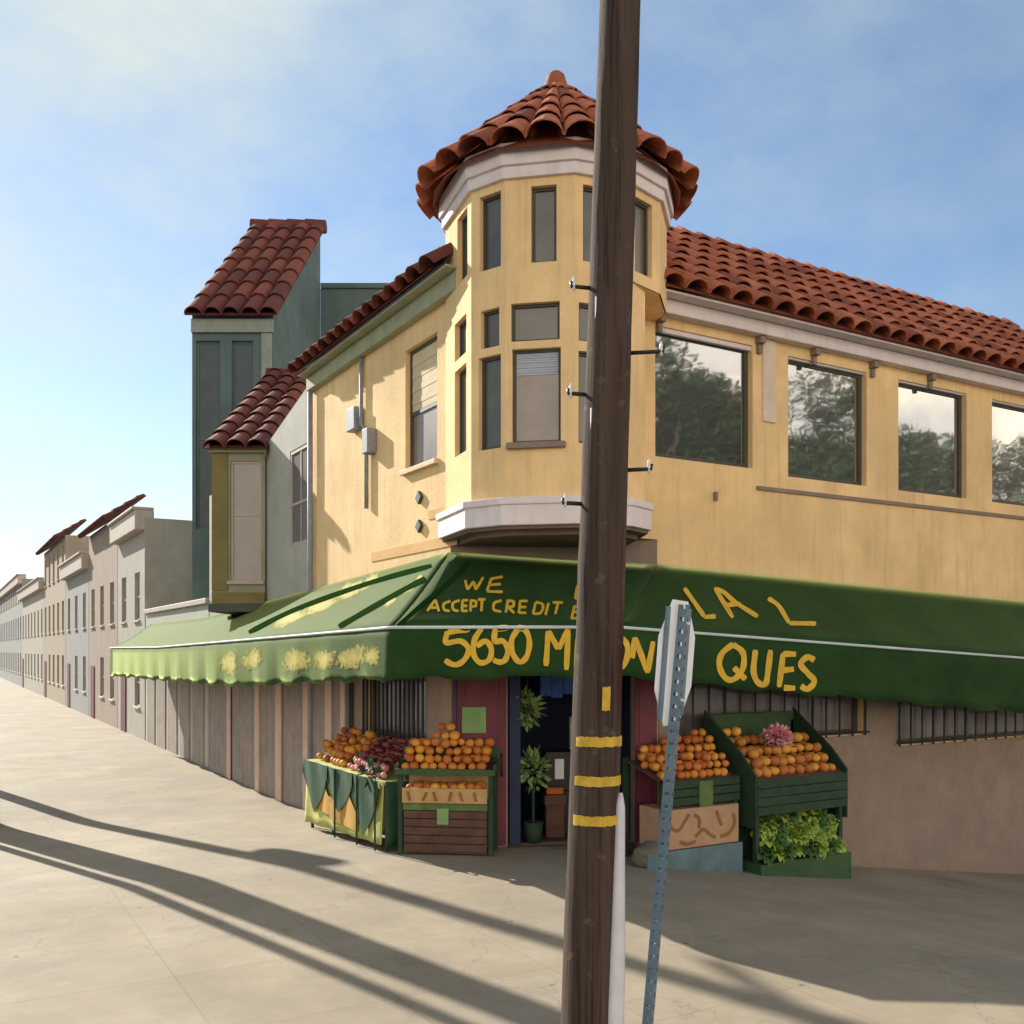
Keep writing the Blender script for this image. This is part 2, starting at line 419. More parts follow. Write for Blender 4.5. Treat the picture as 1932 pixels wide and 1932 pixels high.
# turret shaft: facets with real window openings
FAC = []
for i in range(len(TP)):
    a, b = TP[i], TP[(i + 1) % len(TP)]
    FAC.append((a, (b - a).normalized(), (b - a).length))
def fu(i, px, z=1000):
    a, u, L = FAC[i]; n = Vector((u.y, -u.x))
    p = on_plane(px, z, (a.x, a.y, 0), (n.x, n.y, 0)); return (Vector((p.x, p.y)) - a).dot(u)
TPL = TP[:6]
TPL[5] = loc(.58 + 1.06, 12.06); TPL += [loc(.58 + 1.0, 13.0)] + TP[8:]
FACL = [(TPL[i], (TPL[(i + 1) % len(TPL)] - TPL[i]).normalized(), (TPL[(i + 1) % len(TPL)] - TPL[i]).length) for i in range(len(TPL))]
TW = {}
def tw(i, x0, x1, z0, z1, **k):
    a, b = fu(i, x0), fu(i, x1); L = FAC[i][2]
    a = max(.05, a); b = min(L - .05, b)
    TW.setdefault(i, []).append((a, b, Z0 + z0, Z0 + z1, k))
for z0, z1 in ((4.56, 5.46),):
    tw(0, 863, 882, z0 + .06, z1); tw(1, 905, 945, z0, z1); tw(2, 1002, 1050, z0, z1); tw(3, 1100, 1152, z0, z1); tw(4, 1198, 1230, z0, z1)
tw(0, 858, 880, 3.68, 4.16); tw(1, 907, 942, 3.62, 4.08); tw(2, 964, 1056, 3.64, 4.09); tw(3, 1092, 1140, 3.62, 4.07)
tw(0, 858, 880, 2.46, 3.55); tw(1, 903, 945, 2.40, 3.52); tw(2, 966, 1058, 2.44, 3.55, blind=.24, sill='taupe'); tw(3, 1088, 1138, 2.42, 3.5)
w = MB()
ZS = Z0 + 4.42
for i, (a, u, L) in enumerate(FAC):
    wall_panel(w, a, u, L, ZS, Z0 + 5.92, [t[:4] for t in TW.get(i, []) if t[2] > ZS], .13)
for i, (a, u, L) in enumerate(FACL):
    wall_panel(w, a, u, L, Z0 + 1.47, ZS, [t[:4] for t in TW.get(i, []) if t[3] < ZS], .13)
w.prism([tuple(p * .985) for p in TP], ZS - .004, ZS + .03)
tur = w.build('turret', 'stucco', B)
for i, lst in TW.items():
    a, u, L = FAC[i]
    for (u0, u1, z0, z1, k) in lst:
        window(tur, a, u, u0, u1, z0, z1, glass='glass_warm' if (i == 2 and k) else 'glass', depth=.10, fw=.035, **k)
# turret cornices
def ring(mb, r0, r1, z0, z1, P_=None):
    P_ = P_ or TP
    for k in range(len(P_)):
        k2 = (k + 1) % len(P_)
        a, b = P_[k] * (r0 / TR), P_[k2] * (r0 / TR); c, d = P_[k2] * (r1 / TR), P_[k] * (r1 / TR)
        vs = [(p.x, p.y, z) for z in (z0, z1) for p in (a, b, c, d)]
        mb.add(vs, [(0, 1, 2, 3), (4, 5, 6, 7), (3, 2, 6, 7), (0, 1, 5, 4)])
w = MB(); ring(w, TR - .2, TR + .05, Z0 + 5.56, Z0 + 5.98); ring(w, TR - .2, TR + .09, Z0 + 5.70, Z0 + 5.96); w.build('eave_cornice', 'lilac_trim', B, bevel=.01)
w = MB(); ring(w, TR - .1, TR + .10, Z0 + 1.46, Z0 + 1.78, TPL); ring(w, TR - .1, TR + .13, Z0 + 1.70, Z0 + 1.785, TPL); w.build('base_cornice', 'lilac_trim', B, bevel=.012)
w = MB(); w.prism([tuple(p * .92) for p in TPL], Z0 + 1.36, Z0 + 1.463); w.prism([tuple(p * 1.03) for p in TPL], Z0 + 1.42, Z0 + 1.468); w.build('turret_soffit', 'brown_soffit', B)
# turret tiled roof
RR, RZ, AZ = 1.68, Z0 + 5.86, Z0 + 7.5
w = MB()
ap = Vector((0, 0, AZ)); NC = 24
for i in range(NC):
    an = 2 * math.pi * (i + .5) / NC
    e = Vector((math.cos(an), math.sin(an), 0)); tg = Vector((-e.y, e.x, 0))
    E = e * (RR + random.uniform(-.03, .03)) + Vector((0, 0, RZ)); W3 = (ap - E); L = W3.length; W3.normalize()
    nn = tg.cross(W3); nn = nn if nn.z > 0 else -nn
    w0 = RR * math.pi / NC
    for j in range(5):
        a, b = j / 5 - .012 + random.uniform(-.02, .015), (j + 1) / 5 + .025
        if j == 4: b = .985
        rr = random.random(); vs = []
        for (q, m_, lift) in ((max(a, -.02), .98, .05), (b, .84, .015)):
            r = w0 * (1 - q) * m_ + .004
            for k in range(9):
                t_ = math.pi * k / 8
                vs.append(E + W3 * (q * L) + tg * (-math.cos(t_) * r) + nn * (lift + math.sin(t_) * r * .8 - .015))
        w.add(vs, [(k, k + 1, k + 10, k + 9) for k in range(8)], rr)
vs = [Vector((math.cos(2 * math.pi * i / NC) * (RR - .06), math.sin(2 * math.pi * i / NC) * (RR - .06), RZ - .02)) for i in range(NC)] + [ap]
w.add(vs, [(i, (i + 1) % NC, NC) for i in range(NC)], .05)
tr = w.build('turret_roof', 'tile', B, solid=.016)
w = MB(); prof = [(.17, -.14), (.15, -.05), (.13, .0), (.12, .05), (.08, .09), (.0, .1)]
n = 12; vs = []
for r, z in prof: vs += [(r * math.cos(2 * math.pi * k / n), r * math.sin(2 * math.pi * k / n), AZ + z) for k in range(n)]
w.add(vs, [(j * n + k, j * n + (k + 1) % n, (j + 1) * n + (k + 1) % n, (j + 1) * n + k) for j in range(len(prof) - 1) for k in range(n)], .4)
w.build('roof_finial', 'tile', tr, smooth=True)

# main tiled roofs (hip towards the corner)
RW = Vector((0, 2.85, 2.2)).normalized(); RE = Vector((.62, RY - .42, Z0 + 4.74))
LW = Vector((2.75, 0, 2.12)).normalized(); LE = Vector((LX - .32, YE + .06, Z0 + 4.93))
w = MB(); tiles(w, RE, (1, 0, 0), RW, 30, .40, 3.6, .55, lambda u: 1.0 + (u) * 1.3 + .6)
w.add([RE, RE + Vector((12.1, 0, 0)), RE + Vector((12.1, 0, 0)) + RW * 3.58, RE + Vector((1.6, 0, 0)) + RW * 3.58], [(0, 1, 2, 3)], .05)
tp = RE + RW * 3.6
for i in range(26):
    x = tp.x + 1.4 + i * .43; rr = random.random()
    m2 = MB(); m2.tube([(x - .03, tp.y, tp.z + .02 + random.uniform(-.01, .02)), (x + .43, tp.y, tp.z + .0)], [.155, .125], 10)
    w.add(m2.v, m2.f, rr)
w.build('street_roof', 'tile', B, solid=.016)
w = MB(); tiles(w, LE, (0, -1, 0), LW, 15, .39, 3.4, .55, lambda u: max(.0, (YE - u - .1) * 1.25 + .5))
w.add([LE, LE + Vector((0, -5.6, 0)), LE + Vector((0, -4.2, 0)) + LW * 3.38, LE + LW * 3.38], [(0, 1, 2, 3)], .05)
w.build('side_roof', 'tile_old', B, solid=.016)
w = MB(); w.box(.9, XE, RY - .16, RY + .02, Z0 + 4.50, Z0 + 4.69); w.box(.9, XE, RY - .36, RY + .02, Z0 + 4.693, Z0 + 4.73); w.box(.9, XE, RY + .03, RY + .1, Z0 + 4.3, Z0 + 5.04); w.build('eave_trim', 'lilac_trim', B, bevel=.015)
w = MB(); w.box(LX - .12, LX + .02, .3, YE - .01, Z0 + 4.62, Z0 + 4.86); w.box(LX - .27, LX + .02, .3, YE - .01, Z0 + 4.863, Z0 + 4.9); w.box(LX + .03, LX + .1, .5, YE - .01, Z0 + 4.6, Z0 + 5.16); w.build('eave_trim', mat('sage_trim', (.33, .34, .22), .8, .15), B, bevel=.015)
# faded pilaster between the far windows and eave brackets
w = MB(); w.box(3.26, 3.52, RY - .03, RY + .01, Z0 + 3.3, Z0 + 4.495); w.build('pilaster', mat('plaster_patch', (.70, .56, .45), .9, .1), B, bevel=.01)
for x in (1.35, 3.18, 4.3, 5.6, 7.0):
    w = MB(); w.obox((x, RY - .001, Z0 + 4.495), (1, 0, 0), (0, -1, 0), (0, 0, -1), -.05, .05, 0, .12, 0, .10); w.obox((x, RY - .001, Z0 + 4.39), (1, 0, 0), (0, -1, 0), (0, 0, -1), -.035, .035, 0, .06, 0, .13)
    w.build('bracket', 'taupe', B, bevel=.01)
# core behind the upper storey, so that no light leaks through
w = MB(); w.box(-.95, XE - .05, -.05, YE - .1, Z0 + 1.7, Z0 + 4.6); w.box(2.2, XE - .02, 1.6, YE - .1, -3, Z0 + 1.69); w.build('inner_core', 'room_grey', B)
w = MB(); w.box(XE - .2, XE, RY + .003, YE, -3.2, Z0 + 4.7); w.build('end_wall', 'stucco', B)
# pipe with boxes and small vents on the side wall
w = MB(); zt = Z0 + 4.6
w.tube([(LX - .05, 3.72, zt), (LX - .05, 3.72, Z0 + 3.55), (LX - .05, 3.5, Z0 + 3.42), (LX - .05, 3.5, Z0 + 2.2)], .035, 8)
o = w.build('drain_pipe', 'grey_box', B, smooth=True)
w = MB(); w.box(LX - .14, LX - .002, 3.8, 4.15, Z0 + 3.5, Z0 + 3.86); w.build('meter_box', 'grey_box', o, bevel=.012)
w = MB(); w.box(LX - .16, LX - .002, 3.2, 3.42, Z0 + 3.02, Z0 + 3.4); w.build('meter_box', 'grey_box', o, bevel=.012)
for y, z in ((1.62, 2.12), (1.62, 1.72)):
    w = MB(); w.obox((LX, y, Z0 + z), (0, .7, .7), (0, -.7, .7), (-1, 0, 0), -.07, .07, -.07, .07, .001, .05); w.build('vent', 'frame_dark', B, bevel=.01)
w = MB(); w.tube([(LX - .08, 6.08, Z0 + 4.6), (LX - .08, 6.08, .6)], .05, 10); w.build('downspout', 'grey_box', B, smooth=True)
# orange weathered bands low on the upper side wall
for z0, z1, y1 in ((1.78, 1.9, 1.35), (1.36, 1.5, 3.4)):
    w = MB(); w.box(LX - .012, LX - .002, .5, y1, Z0 + z0, Z0 + z1); w.build('band_course', 'stucco_orange', B)

# ground floor shopfront ------------------------------------------------
# door leaves, jambs
Z3 = Vector((0, 0, 1)); CU3 = Vector((CU.x, CU.y, 0)); CN3 = Vector((CN.x, CN.y, 0)); Q13 = Vector((Q1.x, Q1.y, 0))
def chbox(mb, u0, u1, d0, d1, z0, z1): mb.obox(Q13, CU3, CN3, Z3, u0, u1, d0, d1, z0, z1)
U0, U1 = cu(854), cu(954)
w = MB(); chbox(w, U0 + .05, U1, .003, .05, .03, 2.72)
for z0, z1 in ((.15, .95), (1.1, 1.45), (2.0, 2.6)): chbox(w, U0 + .16, U1 - .1, .052, .068, z0, z1)
dl = w.build('door', 'maroon', B, bevel=.008); dl['label'] = 'maroon door leaf with a green notice, left of the entrance'
w = MB(); w.obox(Q13, CU3, CN3, Z3, cu(871), cu(916), .071, .078, 1.52, 1.86); w.build('notice', 'sheet_green', dl)
w = MB(); chbox(w, U0, U0 + .048, .002, .075, .02, 2.73); w.build('door_jamb', 'violet_jamb', dl, bevel=.005)
w = MB(); w.tube([Q13 + CU3 * (U1 - .06) + CN3 * .08 + Z3 * .95, Q13 + CU3 * (U1 - .06) + CN3 * .11 + Z3 * 1.0, Q13 + CU3 * (U1 - .06) + CN3 * .11 + Z3 * 1.2, Q13 + CU3 * (U1 - .06) + CN3 * .08 + Z3 * 1.25], .012, 8); w.build('handle', 'dark_iron', dl, smooth=True)
V0 = cu(1197)
w = MB(); chbox(w, V0, CL - .02, .003, .05, .03, 2.72); chbox(w, V0 + .05, CL - .08, .052, .066, .2, 1.2); chbox(w, V0 + .05, CL - .08, .052, .066, 1.35, 2.55)
dr = w.build('door', 'maroon', B, bevel=.008); dr['label'] = 'dark maroon door leaf right of the entrance'
# interior room
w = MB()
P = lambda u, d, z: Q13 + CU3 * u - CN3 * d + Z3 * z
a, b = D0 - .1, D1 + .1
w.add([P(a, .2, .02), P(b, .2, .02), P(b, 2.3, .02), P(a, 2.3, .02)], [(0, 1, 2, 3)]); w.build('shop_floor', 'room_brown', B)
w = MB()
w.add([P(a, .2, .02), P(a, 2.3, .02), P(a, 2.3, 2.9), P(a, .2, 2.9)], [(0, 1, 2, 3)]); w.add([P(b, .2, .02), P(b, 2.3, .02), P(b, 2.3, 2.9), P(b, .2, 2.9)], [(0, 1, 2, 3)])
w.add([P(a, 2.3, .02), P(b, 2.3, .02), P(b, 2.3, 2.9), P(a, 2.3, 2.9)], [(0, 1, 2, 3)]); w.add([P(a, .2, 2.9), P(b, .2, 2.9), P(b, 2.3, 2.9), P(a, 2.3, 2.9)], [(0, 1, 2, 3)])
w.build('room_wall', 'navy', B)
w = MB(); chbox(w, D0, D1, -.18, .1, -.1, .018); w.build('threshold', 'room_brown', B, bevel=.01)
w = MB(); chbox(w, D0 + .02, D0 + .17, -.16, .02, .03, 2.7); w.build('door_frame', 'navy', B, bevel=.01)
# blue curtain strip hanging inside the entrance
cur = thing('door_curtain', 'blue cloth strip curtain hanging at the top of the shop entrance', 'curtain', P((D0 + D1) / 2, .3, 2.0))
for i in range(7):
    u = cu(1026) + i * .155
    w = MB(); w.slab(lambda s, t, u=u, i=i: P(u + s * .15, .34 + .02 * math.sin(s * 3.1 + i), 2.74 - t * (.76 + .03 * math.sin(i * 2.3))), 4, 3, CN3 * .006)
    w.build('strip', 'navy_cloth', cur, smooth=True)

# barred windows beside the door
def barred(parent, O, U, u0, u1, z0, z1, nb, rail=True, name='shop_window'):
    w = window(parent, O, U, u0, u1, z0, z1, glass='glass_dim', frame='frame_dark', depth=.13, fw=.06, wname=name)
    O3 = Vector((O[0], O[1], 0)); U3 = Vector((U[0], U[1], 0)); N3 = Vector((U[1], -U[0], 0))
    g = MB()
    for i in range(nb + 1):
        u = u0 + (u1 - u0) * i / nb
        g.tube([O3 + U3 * u + N3 * .06 + Z3 * (z0 - .03), O3 + U3 * u + N3 * .06 + Z3 * (z1 + .1)], .016 + .005 * (i % 3 == 0), 6)
    for z in (z0 + .02, z1 - .1):
        g.tube([O3 + U3 * (u0 - .05) + N3 * .085 + Z3 * z, O3 + U3 * (u1 + .05) + N3 * .085 + Z3 * z], .017, 6)
    g.build('security_bars', 'dark_iron', w); return w
glass_mat('glass_bay', (.10, .08, .068), .05)
glass_mat('glass_dim', (.16, .14, .13), .1)
barred(B, (LX, YE), (0, -1), ul(3.6), ul(1.42), 1.32, 2.36, 14)
barred(B, (0, RY), (1, 0), 1.62, 5.4, 1.32, 2.25, 13)
barred(B, (0, RY), (1, 0), 6.2, 10.4, 1.1, 2.1, 15)
# ground floor facing: painted band in taupe pink, slightly proud of the stucco
w = MB()
for u0, u1, z0, z1 in ((0, ul(3.6) - .02, -1.2, 2.9), (ul(3.6) - .02, ul(1.42) + .02, -1.2, 1.29), (ul(3.6) - .02, ul(1.42) + .02, 2.39, 2.9), (ul(1.42) + .02, ul(.71), -1.2, 2.9)):
    w.obox((LX, YE, 0), (0, -1, 0), (-1, 0, 0), Z3, u0, u1, .001, .02, z0, z1)
w.build('ground_floor_facing', mat('rose_taupe', (.36, .25, .19), .88, .16, 2, 40, .3, streak=.4), B)
w = MB()
for u0, u1, z0, z1 in ((1.345, 1.6, -3, 2.9), (1.6, 5.42, -3, 1.29), (1.6, 5.42, 2.28, 2.9), (5.42, 6.18, -3, 2.9), (6.18, 10.42, -3, 1.07), (6.18, 10.42, 2.13, 2.9), (10.42, XE, -3, 2.9)):
    w.obox((0, RY, 0), (1, 0, 0), (0, -1, 0), Z3, u0, u1, .001, .02, z0, z1)
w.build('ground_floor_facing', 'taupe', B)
# corrugated roll-down shutter left of the fruit
sh = thing('roller_shutter', 'closed taupe roller shutter with pink vertical stripes under the left awning', 'shutter', (LX - .05, 7, -.3))
w = MB(); n = 106
w.slab(lambda s, t: Vector((LX - .045 - .014 * math.sin(s * n * math.pi / 2), 4.25 + s * 9.4, -.46 + t * 3.0)), n * 2, 1, (.02, 0, 0)); w.build('curtain', 'shutter', sh)
for y, ww in ((4.36, .2), (5.0, .3), (6.1, .38), (7.8, .36), (9.3, .3), (11.6, .3)):
    w = MB(); w.box(LX - .085, LX - .062, y, y + ww, -.38, 2.55); w.build('stripe', 'shutter_pink', sh)
w = MB(); w.box(LX - .11, LX - .024, 4.1, 4.24, -.4, 2.6); w.build('guide_rail', 'frame_dark', sh)
w = MB(); w.box(LX - .11, LX - .024, 4.24, 13.7, -.6, -.36); w.build('foot_rail', 'room_grey', sh)

# ------------------------------------------------------------------ awning
AW = thing('shop_awning', 'dark green canvas awning wrapping the corner with yellow lettering', 'awning', (-1.2, -.2, 2.4))
P1 = Vector((-2.4, -.14)); P2 = Vector((-.22, -1.65))
YL = 21.5; XR = 11.6
zo = lambda y: Z0 + .245 - .015 * min(max(0, y), 14)
zi = lambda y: Z0 + 1.30 - .036 * min(max(0, y), 14)
zor = lambda x: Z0 + .245 - .05 * max(0, x + .2)
zir = lambda x: Z0 + 1.14 - .035 * max(0, x - 1.3)
def lerp(a, b, t): return a + (b - a) * t
def sag(s, t, k=.05): return -k * math.sin(math.pi * t) * (1 + .35 * math.cos(s * 14))
def left_fn(s, t):
    yo = lerp(YL, P1.y, s); yi = lerp(YL, Q1.y, s)
    a = Vector((LX - .02, yi, zi(yi))); b = Vector((P1.x, yo, zo(yo))); p = a.lerp(b, t); p.z += sag(s * 2, t); return p
def mid_fn(s, t):
    a = Q1.lerp(Q2, s); b = P1.lerp(P2, s); off = CN * .02
    p = Vector((a.x + off.x, a.y + off.y, lerp(Z0 + 1.28, Z0 + 1.14, s))).lerp(Vector((b.x, b.y, Z0 + .245)), t); p.z += sag(s, t, .03); return p
def right_fn(s, t):
    xi = lerp(Q2.x, XR, s); xo = lerp(P2.x, XR, s)
    p = Vector((xi, RY - .025, zir(xi))).lerp(Vector((xo, P2.y, zor(xo))), t); p.z += sag(s * 3, t, .04); return p
can = MB(); can.grid(lambda s, t: left_fn(s ** .8, t), 70, 8); can.grid(mid_fn, 16, 8); can.grid(right_fn, 40, 8)
canopy = can.build('canopy', 'green_canvas', AW, smooth=True, solid=.008)
def vb(x, y):          # valance bottom height
    if y > P1.y + .001: return Z0 - .36 - .045 * min(y, 7) - .01 * max(0, y - 7)
    if x > P2.x: return Z0 - .33 - .085 * (x - P2.x)
    t = (Vector((x, y)) - P1).length / (P2 - P1).length; return Z0 - .36 + .05 * t
path = [Vector((P1.x, lerp(YL, P1.y, (i / 80) ** .8)) ) for i in range(81)] + [P1.lerp(P2, i / 20) for i in range(1, 21)] + [Vector((lerp(P2.x, XR, i / 60), P2.y)) for i in range(1, 61)]
def vtop(p): return zo(p.y) if p.y > P1.y else (zor(p.x) if p.x > P2.x else Z0 + .245)
val = MB(); vs = []; nz = 6; cum = 0
for i, p in enumerate(path):
    if i: cum += (p - path[i - 1]).length
    q = path[min(i + 1, len(path) - 1)] - path[max(i - 1, 0)]; nn = Vector((q.y, -q.x)).normalized()
    if nn.dot(CN) < -.2: nn = -nn
    for j in range(nz + 1):
        t = j / nz; zt = vtop(p); zb = vb(p.x, p.y) + .025 * math.sin(cum * 5.2) + .012 * math.sin(cum * 13.7)
        dd = .028 * t * math.sin(cum * 3.9 + .6) + .012 * t * math.sin(cum * 9.1)
        vs.append(Vector((p.x + nn.x * dd, p.y + nn.y * dd, lerp(zt, zb, t))))
val.add(vs, [(i * (nz + 1) + j, (i + 1) * (nz + 1) + j, (i + 1) * (nz + 1) + j + 1, i * (nz + 1) + j + 1) for i in range(len(path) - 1) for j in range(nz)])
valance = val.build('valance', 'green_canvas', AW, smooth=True, solid=.006)
w = MB(); w.tube([Vector((p.x, p.y, vtop(p))) + Vector((-.006, -.006, .012)) for p in path], .019, 8); w.build('edge_piping', 'white_cord', AW, smooth=True)
# frame bars under the canopy
for p in (path[20], path[45], path[65], path[80], path[100], path[125], path[145]):
    inner = Vector((LX, max(p.y, .7), 0)) if p.x < -2.3 else Vector((max(p.x, 1.36), RY, 0))
    w = MB(); w.tube([Vector((p.x, p.y, vtop(p) - .03)), Vector((inner.x, inner.y, vtop(p) - .03))], .014, 6); w.build('frame_bar', 'dark_iron', AW)
bvh = BVHTree.FromPolygons([tuple(v) for v in can.v + val.v], [tuple(f) for f in can.f] + [tuple(i + len(can.v) for i in f) for f in val.f])
def shot(px, py, off):
    d = ray(px, py); h, n, i, _ = bvh.ray_cast(CAM3, d)
    if h is None: return None
    if n.dot(d) > 0: n = -n
    return h + n * off
def smooth_line(pts, k=5):
    if len(pts) < 3: k = 12
    out = []; P_ = [Vector(p) for p in pts]; P_ = [P_[0] * 2 - P_[1]] + P_ + [P_[-1] * 2 - P_[-2]]
    for i in range(1, len(P_) - 2):
        a, b, c, d = P_[i - 1:i + 3]
        for j in range(k):
            t = j / k
            out.append(.5 * ((2 * b) + (c - a) * t + (2 * a - 5 * b + 4 * c - d) * t * t + (3 * b - a - 3 * c + d) * t ** 3))
    out.append(P_[-2]); return out
LETTER_N = [0]
def stroke(mb, pts, wid, curve=True):
    LETTER_N[0] += 1; off = .012 + .0016 * (LETTER_N[0] % 4)
    L = smooth_line(pts, 8) if curve else [Vector(p).lerp(Vector(q), j / 10) for p, q in zip(pts, pts[1:]) for j in range(10)] + [Vector(pts[-1])]
    A = []; Bq = []
    for i, p in enumerate(L):
        d = (L[min(i + 1, len(L) - 1)] - L[max(i - 1, 0)]); d = d.normalized() if d.length else Vector((1, 0))
        n = Vector((-d.y, d.x)); ww = wid / 2 * (.72 if i in (0, len(L) - 1) else 1) * (1 + .07 * math.sin(i * .7 + LETTER_N[0]))
        A.append(shot(*(p + n * ww), off)); Bq.append(shot(*(p - n * ww), off))
    for i in range(len(L) - 1):
        q = [A[i], A[i + 1], Bq[i + 1], Bq[i]]
        if any(v is None for v in q): continue
        if max((q[0] - v).length for v in q) > 1.2: continue
        mb.add(q, [(0, 1, 2, 3)])
z2 = lambda L: [(751.3 + .24692 * x, 989.9 + .24692 * y) for x, y in L]
z3 = lambda L: [(1073.3 + .24692 * x, 1049.5 + .24692 * y) for x, y in L]
def word(name, strokes, wid, mt='yellow_paint'):
    line = bpy.data.objects.new(name, None); COL.objects.link(line); line.parent = AW; WORLD[line.name] = WORLD[AW.name]
    cur_ = None; lo = hi = 0; bot = 0
    for s in strokes:
        xs = [p[0] for p in s[0]]; ys = [p[1] for p in s[0]]
        if cur_ is None or min(xs) > hi - 1.2 or max(xs) < lo - 4 or min(ys) > bot + 4:
            if cur_: cur_.build('letter', mt, line)
            cur_ = MB(); lo, hi, bot = min(xs), max(xs), max(ys)
        stroke(cur_, s[0], wid, s[1] if len(s) > 1 else True); lo = min(lo, min(xs)); hi = max(hi, max(xs)); bot = max(bot, max(ys))
    cur_.build('letter', mt, line); return line
S_ = lambda x0, x1, y0, y1: [(x1, y0 + .1 * (y1 - y0)), ((x0 + x1) / 2, y0), (x0, y0 + .22 * (y1 - y0)), ((x0 + x1) / 2, (y0 + y1) / 2), (x1, y0 + .75 * (y1 - y0)), ((x0 + x1) / 2, y1), (x0, y1 - .1 * (y1 - y0))]
word('lettering', [
    (z2([(545, 800), (380, 822)]), 0), (z2([(378, 815), (368, 900), (480, 890), (540, 955), (500, 1040), (430, 1070), (358, 1035)]),),
    (z2([(640, 790), (585, 880), (578, 990), (630, 1055), (698, 1030), (712, 945), (668, 890), (600, 930)]),),
    (z2([(838, 790), (745, 800)]), 0), (z2([(742, 795), (738, 890), (800, 890), (838, 950), (820, 1030), (780, 1050), (728, 1035)]),),
    (z2([(920, 790), (868, 880), (874, 980), (925, 1048), (980, 1010), (1003, 900), (975, 810), (915, 792)]),),
    (z2([(1130, 1080), (1147, 812)]), 0), (z2([(1147, 812), (1225, 950)]), 0), (z2([(1225, 950), (1300, 800)]), 0), (z2([(1300, 800), (1285, 1110)]), 0),
    (z2([(1375, 850), (1360, 1110)]), 0),
    (z2(S_(1425, 1490, 835, 1105)),), (z2(S_(1515, 1575, 840, 1100)),), (z2([(1610, 850), (1605, 1100)]), 0),
    (z2([(1700, 860), (1660, 960), (1690, 1085), (1735, 1040), (1745, 930), (1705, 862)]),),
    (z3([(480, 780), (500, 620)]), 0), (z3([(500, 620), (595, 890)]), 0), (z3([(595, 890), (638, 650)]), 0)], 10.5)
word('lettering', [
    (z3([(1250, 670), (1165, 740), (1142, 830), (1180, 920), (1235, 945), (1300, 900), (1330, 820), (1318, 730), (1245, 672)]),), (z3([(1255, 850), (1345, 940)]), 0),
    (z3([(1420, 715), (1405, 880), (1440, 965), (1495, 975), (1515, 880), (1535, 715)]),),
    (z3([(1730, 748), (1628, 745)]), 0), (z3([(1630, 740), (1600, 1000)]), 0), (z3([(1600, 1003), (1725, 1008)]), 0), (z3([(1618, 872), (1715, 862)]), 0),
    (z3(S_(1765, 1870, 770, 1015)),)], 11)
word('lettering', [
    (z3([(878, 250), (1032, 470)]), 0), (z3([(1032, 470), (1120, 464)]), 0),
    (z3([(1112, 250), (1250, 475)]), 0), (z3([(1105, 254), (1180, 282), (1270, 360), (1440, 468)]),), (z3([(1175, 382), (1310, 372)]), 0),
    (z3([(1520, 325), (1600, 385), (1680, 515)]),), (z3([(1680, 517), (1885, 520)]), 0)], 8.5)
def letters_small():
    Z = z2
    return [
    (Z([(512, 430), (530, 505)]), 0), (Z([(530, 505), (578, 440)]), 0), (Z([(578, 440), (592, 505)]), 0), (Z([(592, 505), (650, 408)]), 0),
    (Z([(800, 405), (712, 420)]), 0), (Z([(712, 415), (678, 518)]), 0), (Z([(678, 515), (800, 520)]), 0), (Z([(695, 468), (785, 460)]), 0),
    (Z([(222, 668), (285, 580)]), 0), (Z([(285, 580), (312, 672)]), 0), (Z([(250, 640), (302, 640)]), 0),
    (Z([(400, 590), (350, 612), (352, 655), (395, 668)]),), (Z([(470, 585), (420, 608), (422, 655), (462, 668)]),),
    (Z([(535, 585), (492, 588), (488, 668), (532, 668)]), 0), (Z([(490, 628), (528, 626)]), 0),
    (Z([(552, 672), (556, 585), (596, 592), (594, 628), (556, 635)]), 0),
    (Z([(610, 580), (668, 578)]), 0), (Z([(640, 580), (636, 672)]), 0),
    (Z([(790, 585), (735, 605), (732, 655), (788, 672)]),),
    (Z([(822, 680), (838, 585), (885, 595), (880, 632), (832, 640)]), 0), (Z([(840, 640), (888, 684)]), 0),
    (Z([(990, 592), (932, 592), (922, 680), (980, 684)]), 0), (Z([(930, 636), (980, 636)]), 0),
    (Z([(1030, 690), (1050, 600)]), 0), (Z([(1050, 598), (1105, 620), (1090, 680), (1030, 692)]),),
    (Z([(1150, 605), (1125, 700)]), 0),
    (Z([(1180, 600), (1260, 602)]), 0), (Z([(1222, 602), (1200, 690)]), 0),
    (Z([(1350, 575), (1368, 470)]), 0), (Z([(1368, 470), (1412, 500), (1400, 555), (1350, 575)]),),
    (Z([(1400, 632), (1345, 632), (1325, 722), (1390, 720)]), 0), (Z([(1335, 675), (1390, 674)]), 0)]
word('lettering', letters_small(), 5.2)
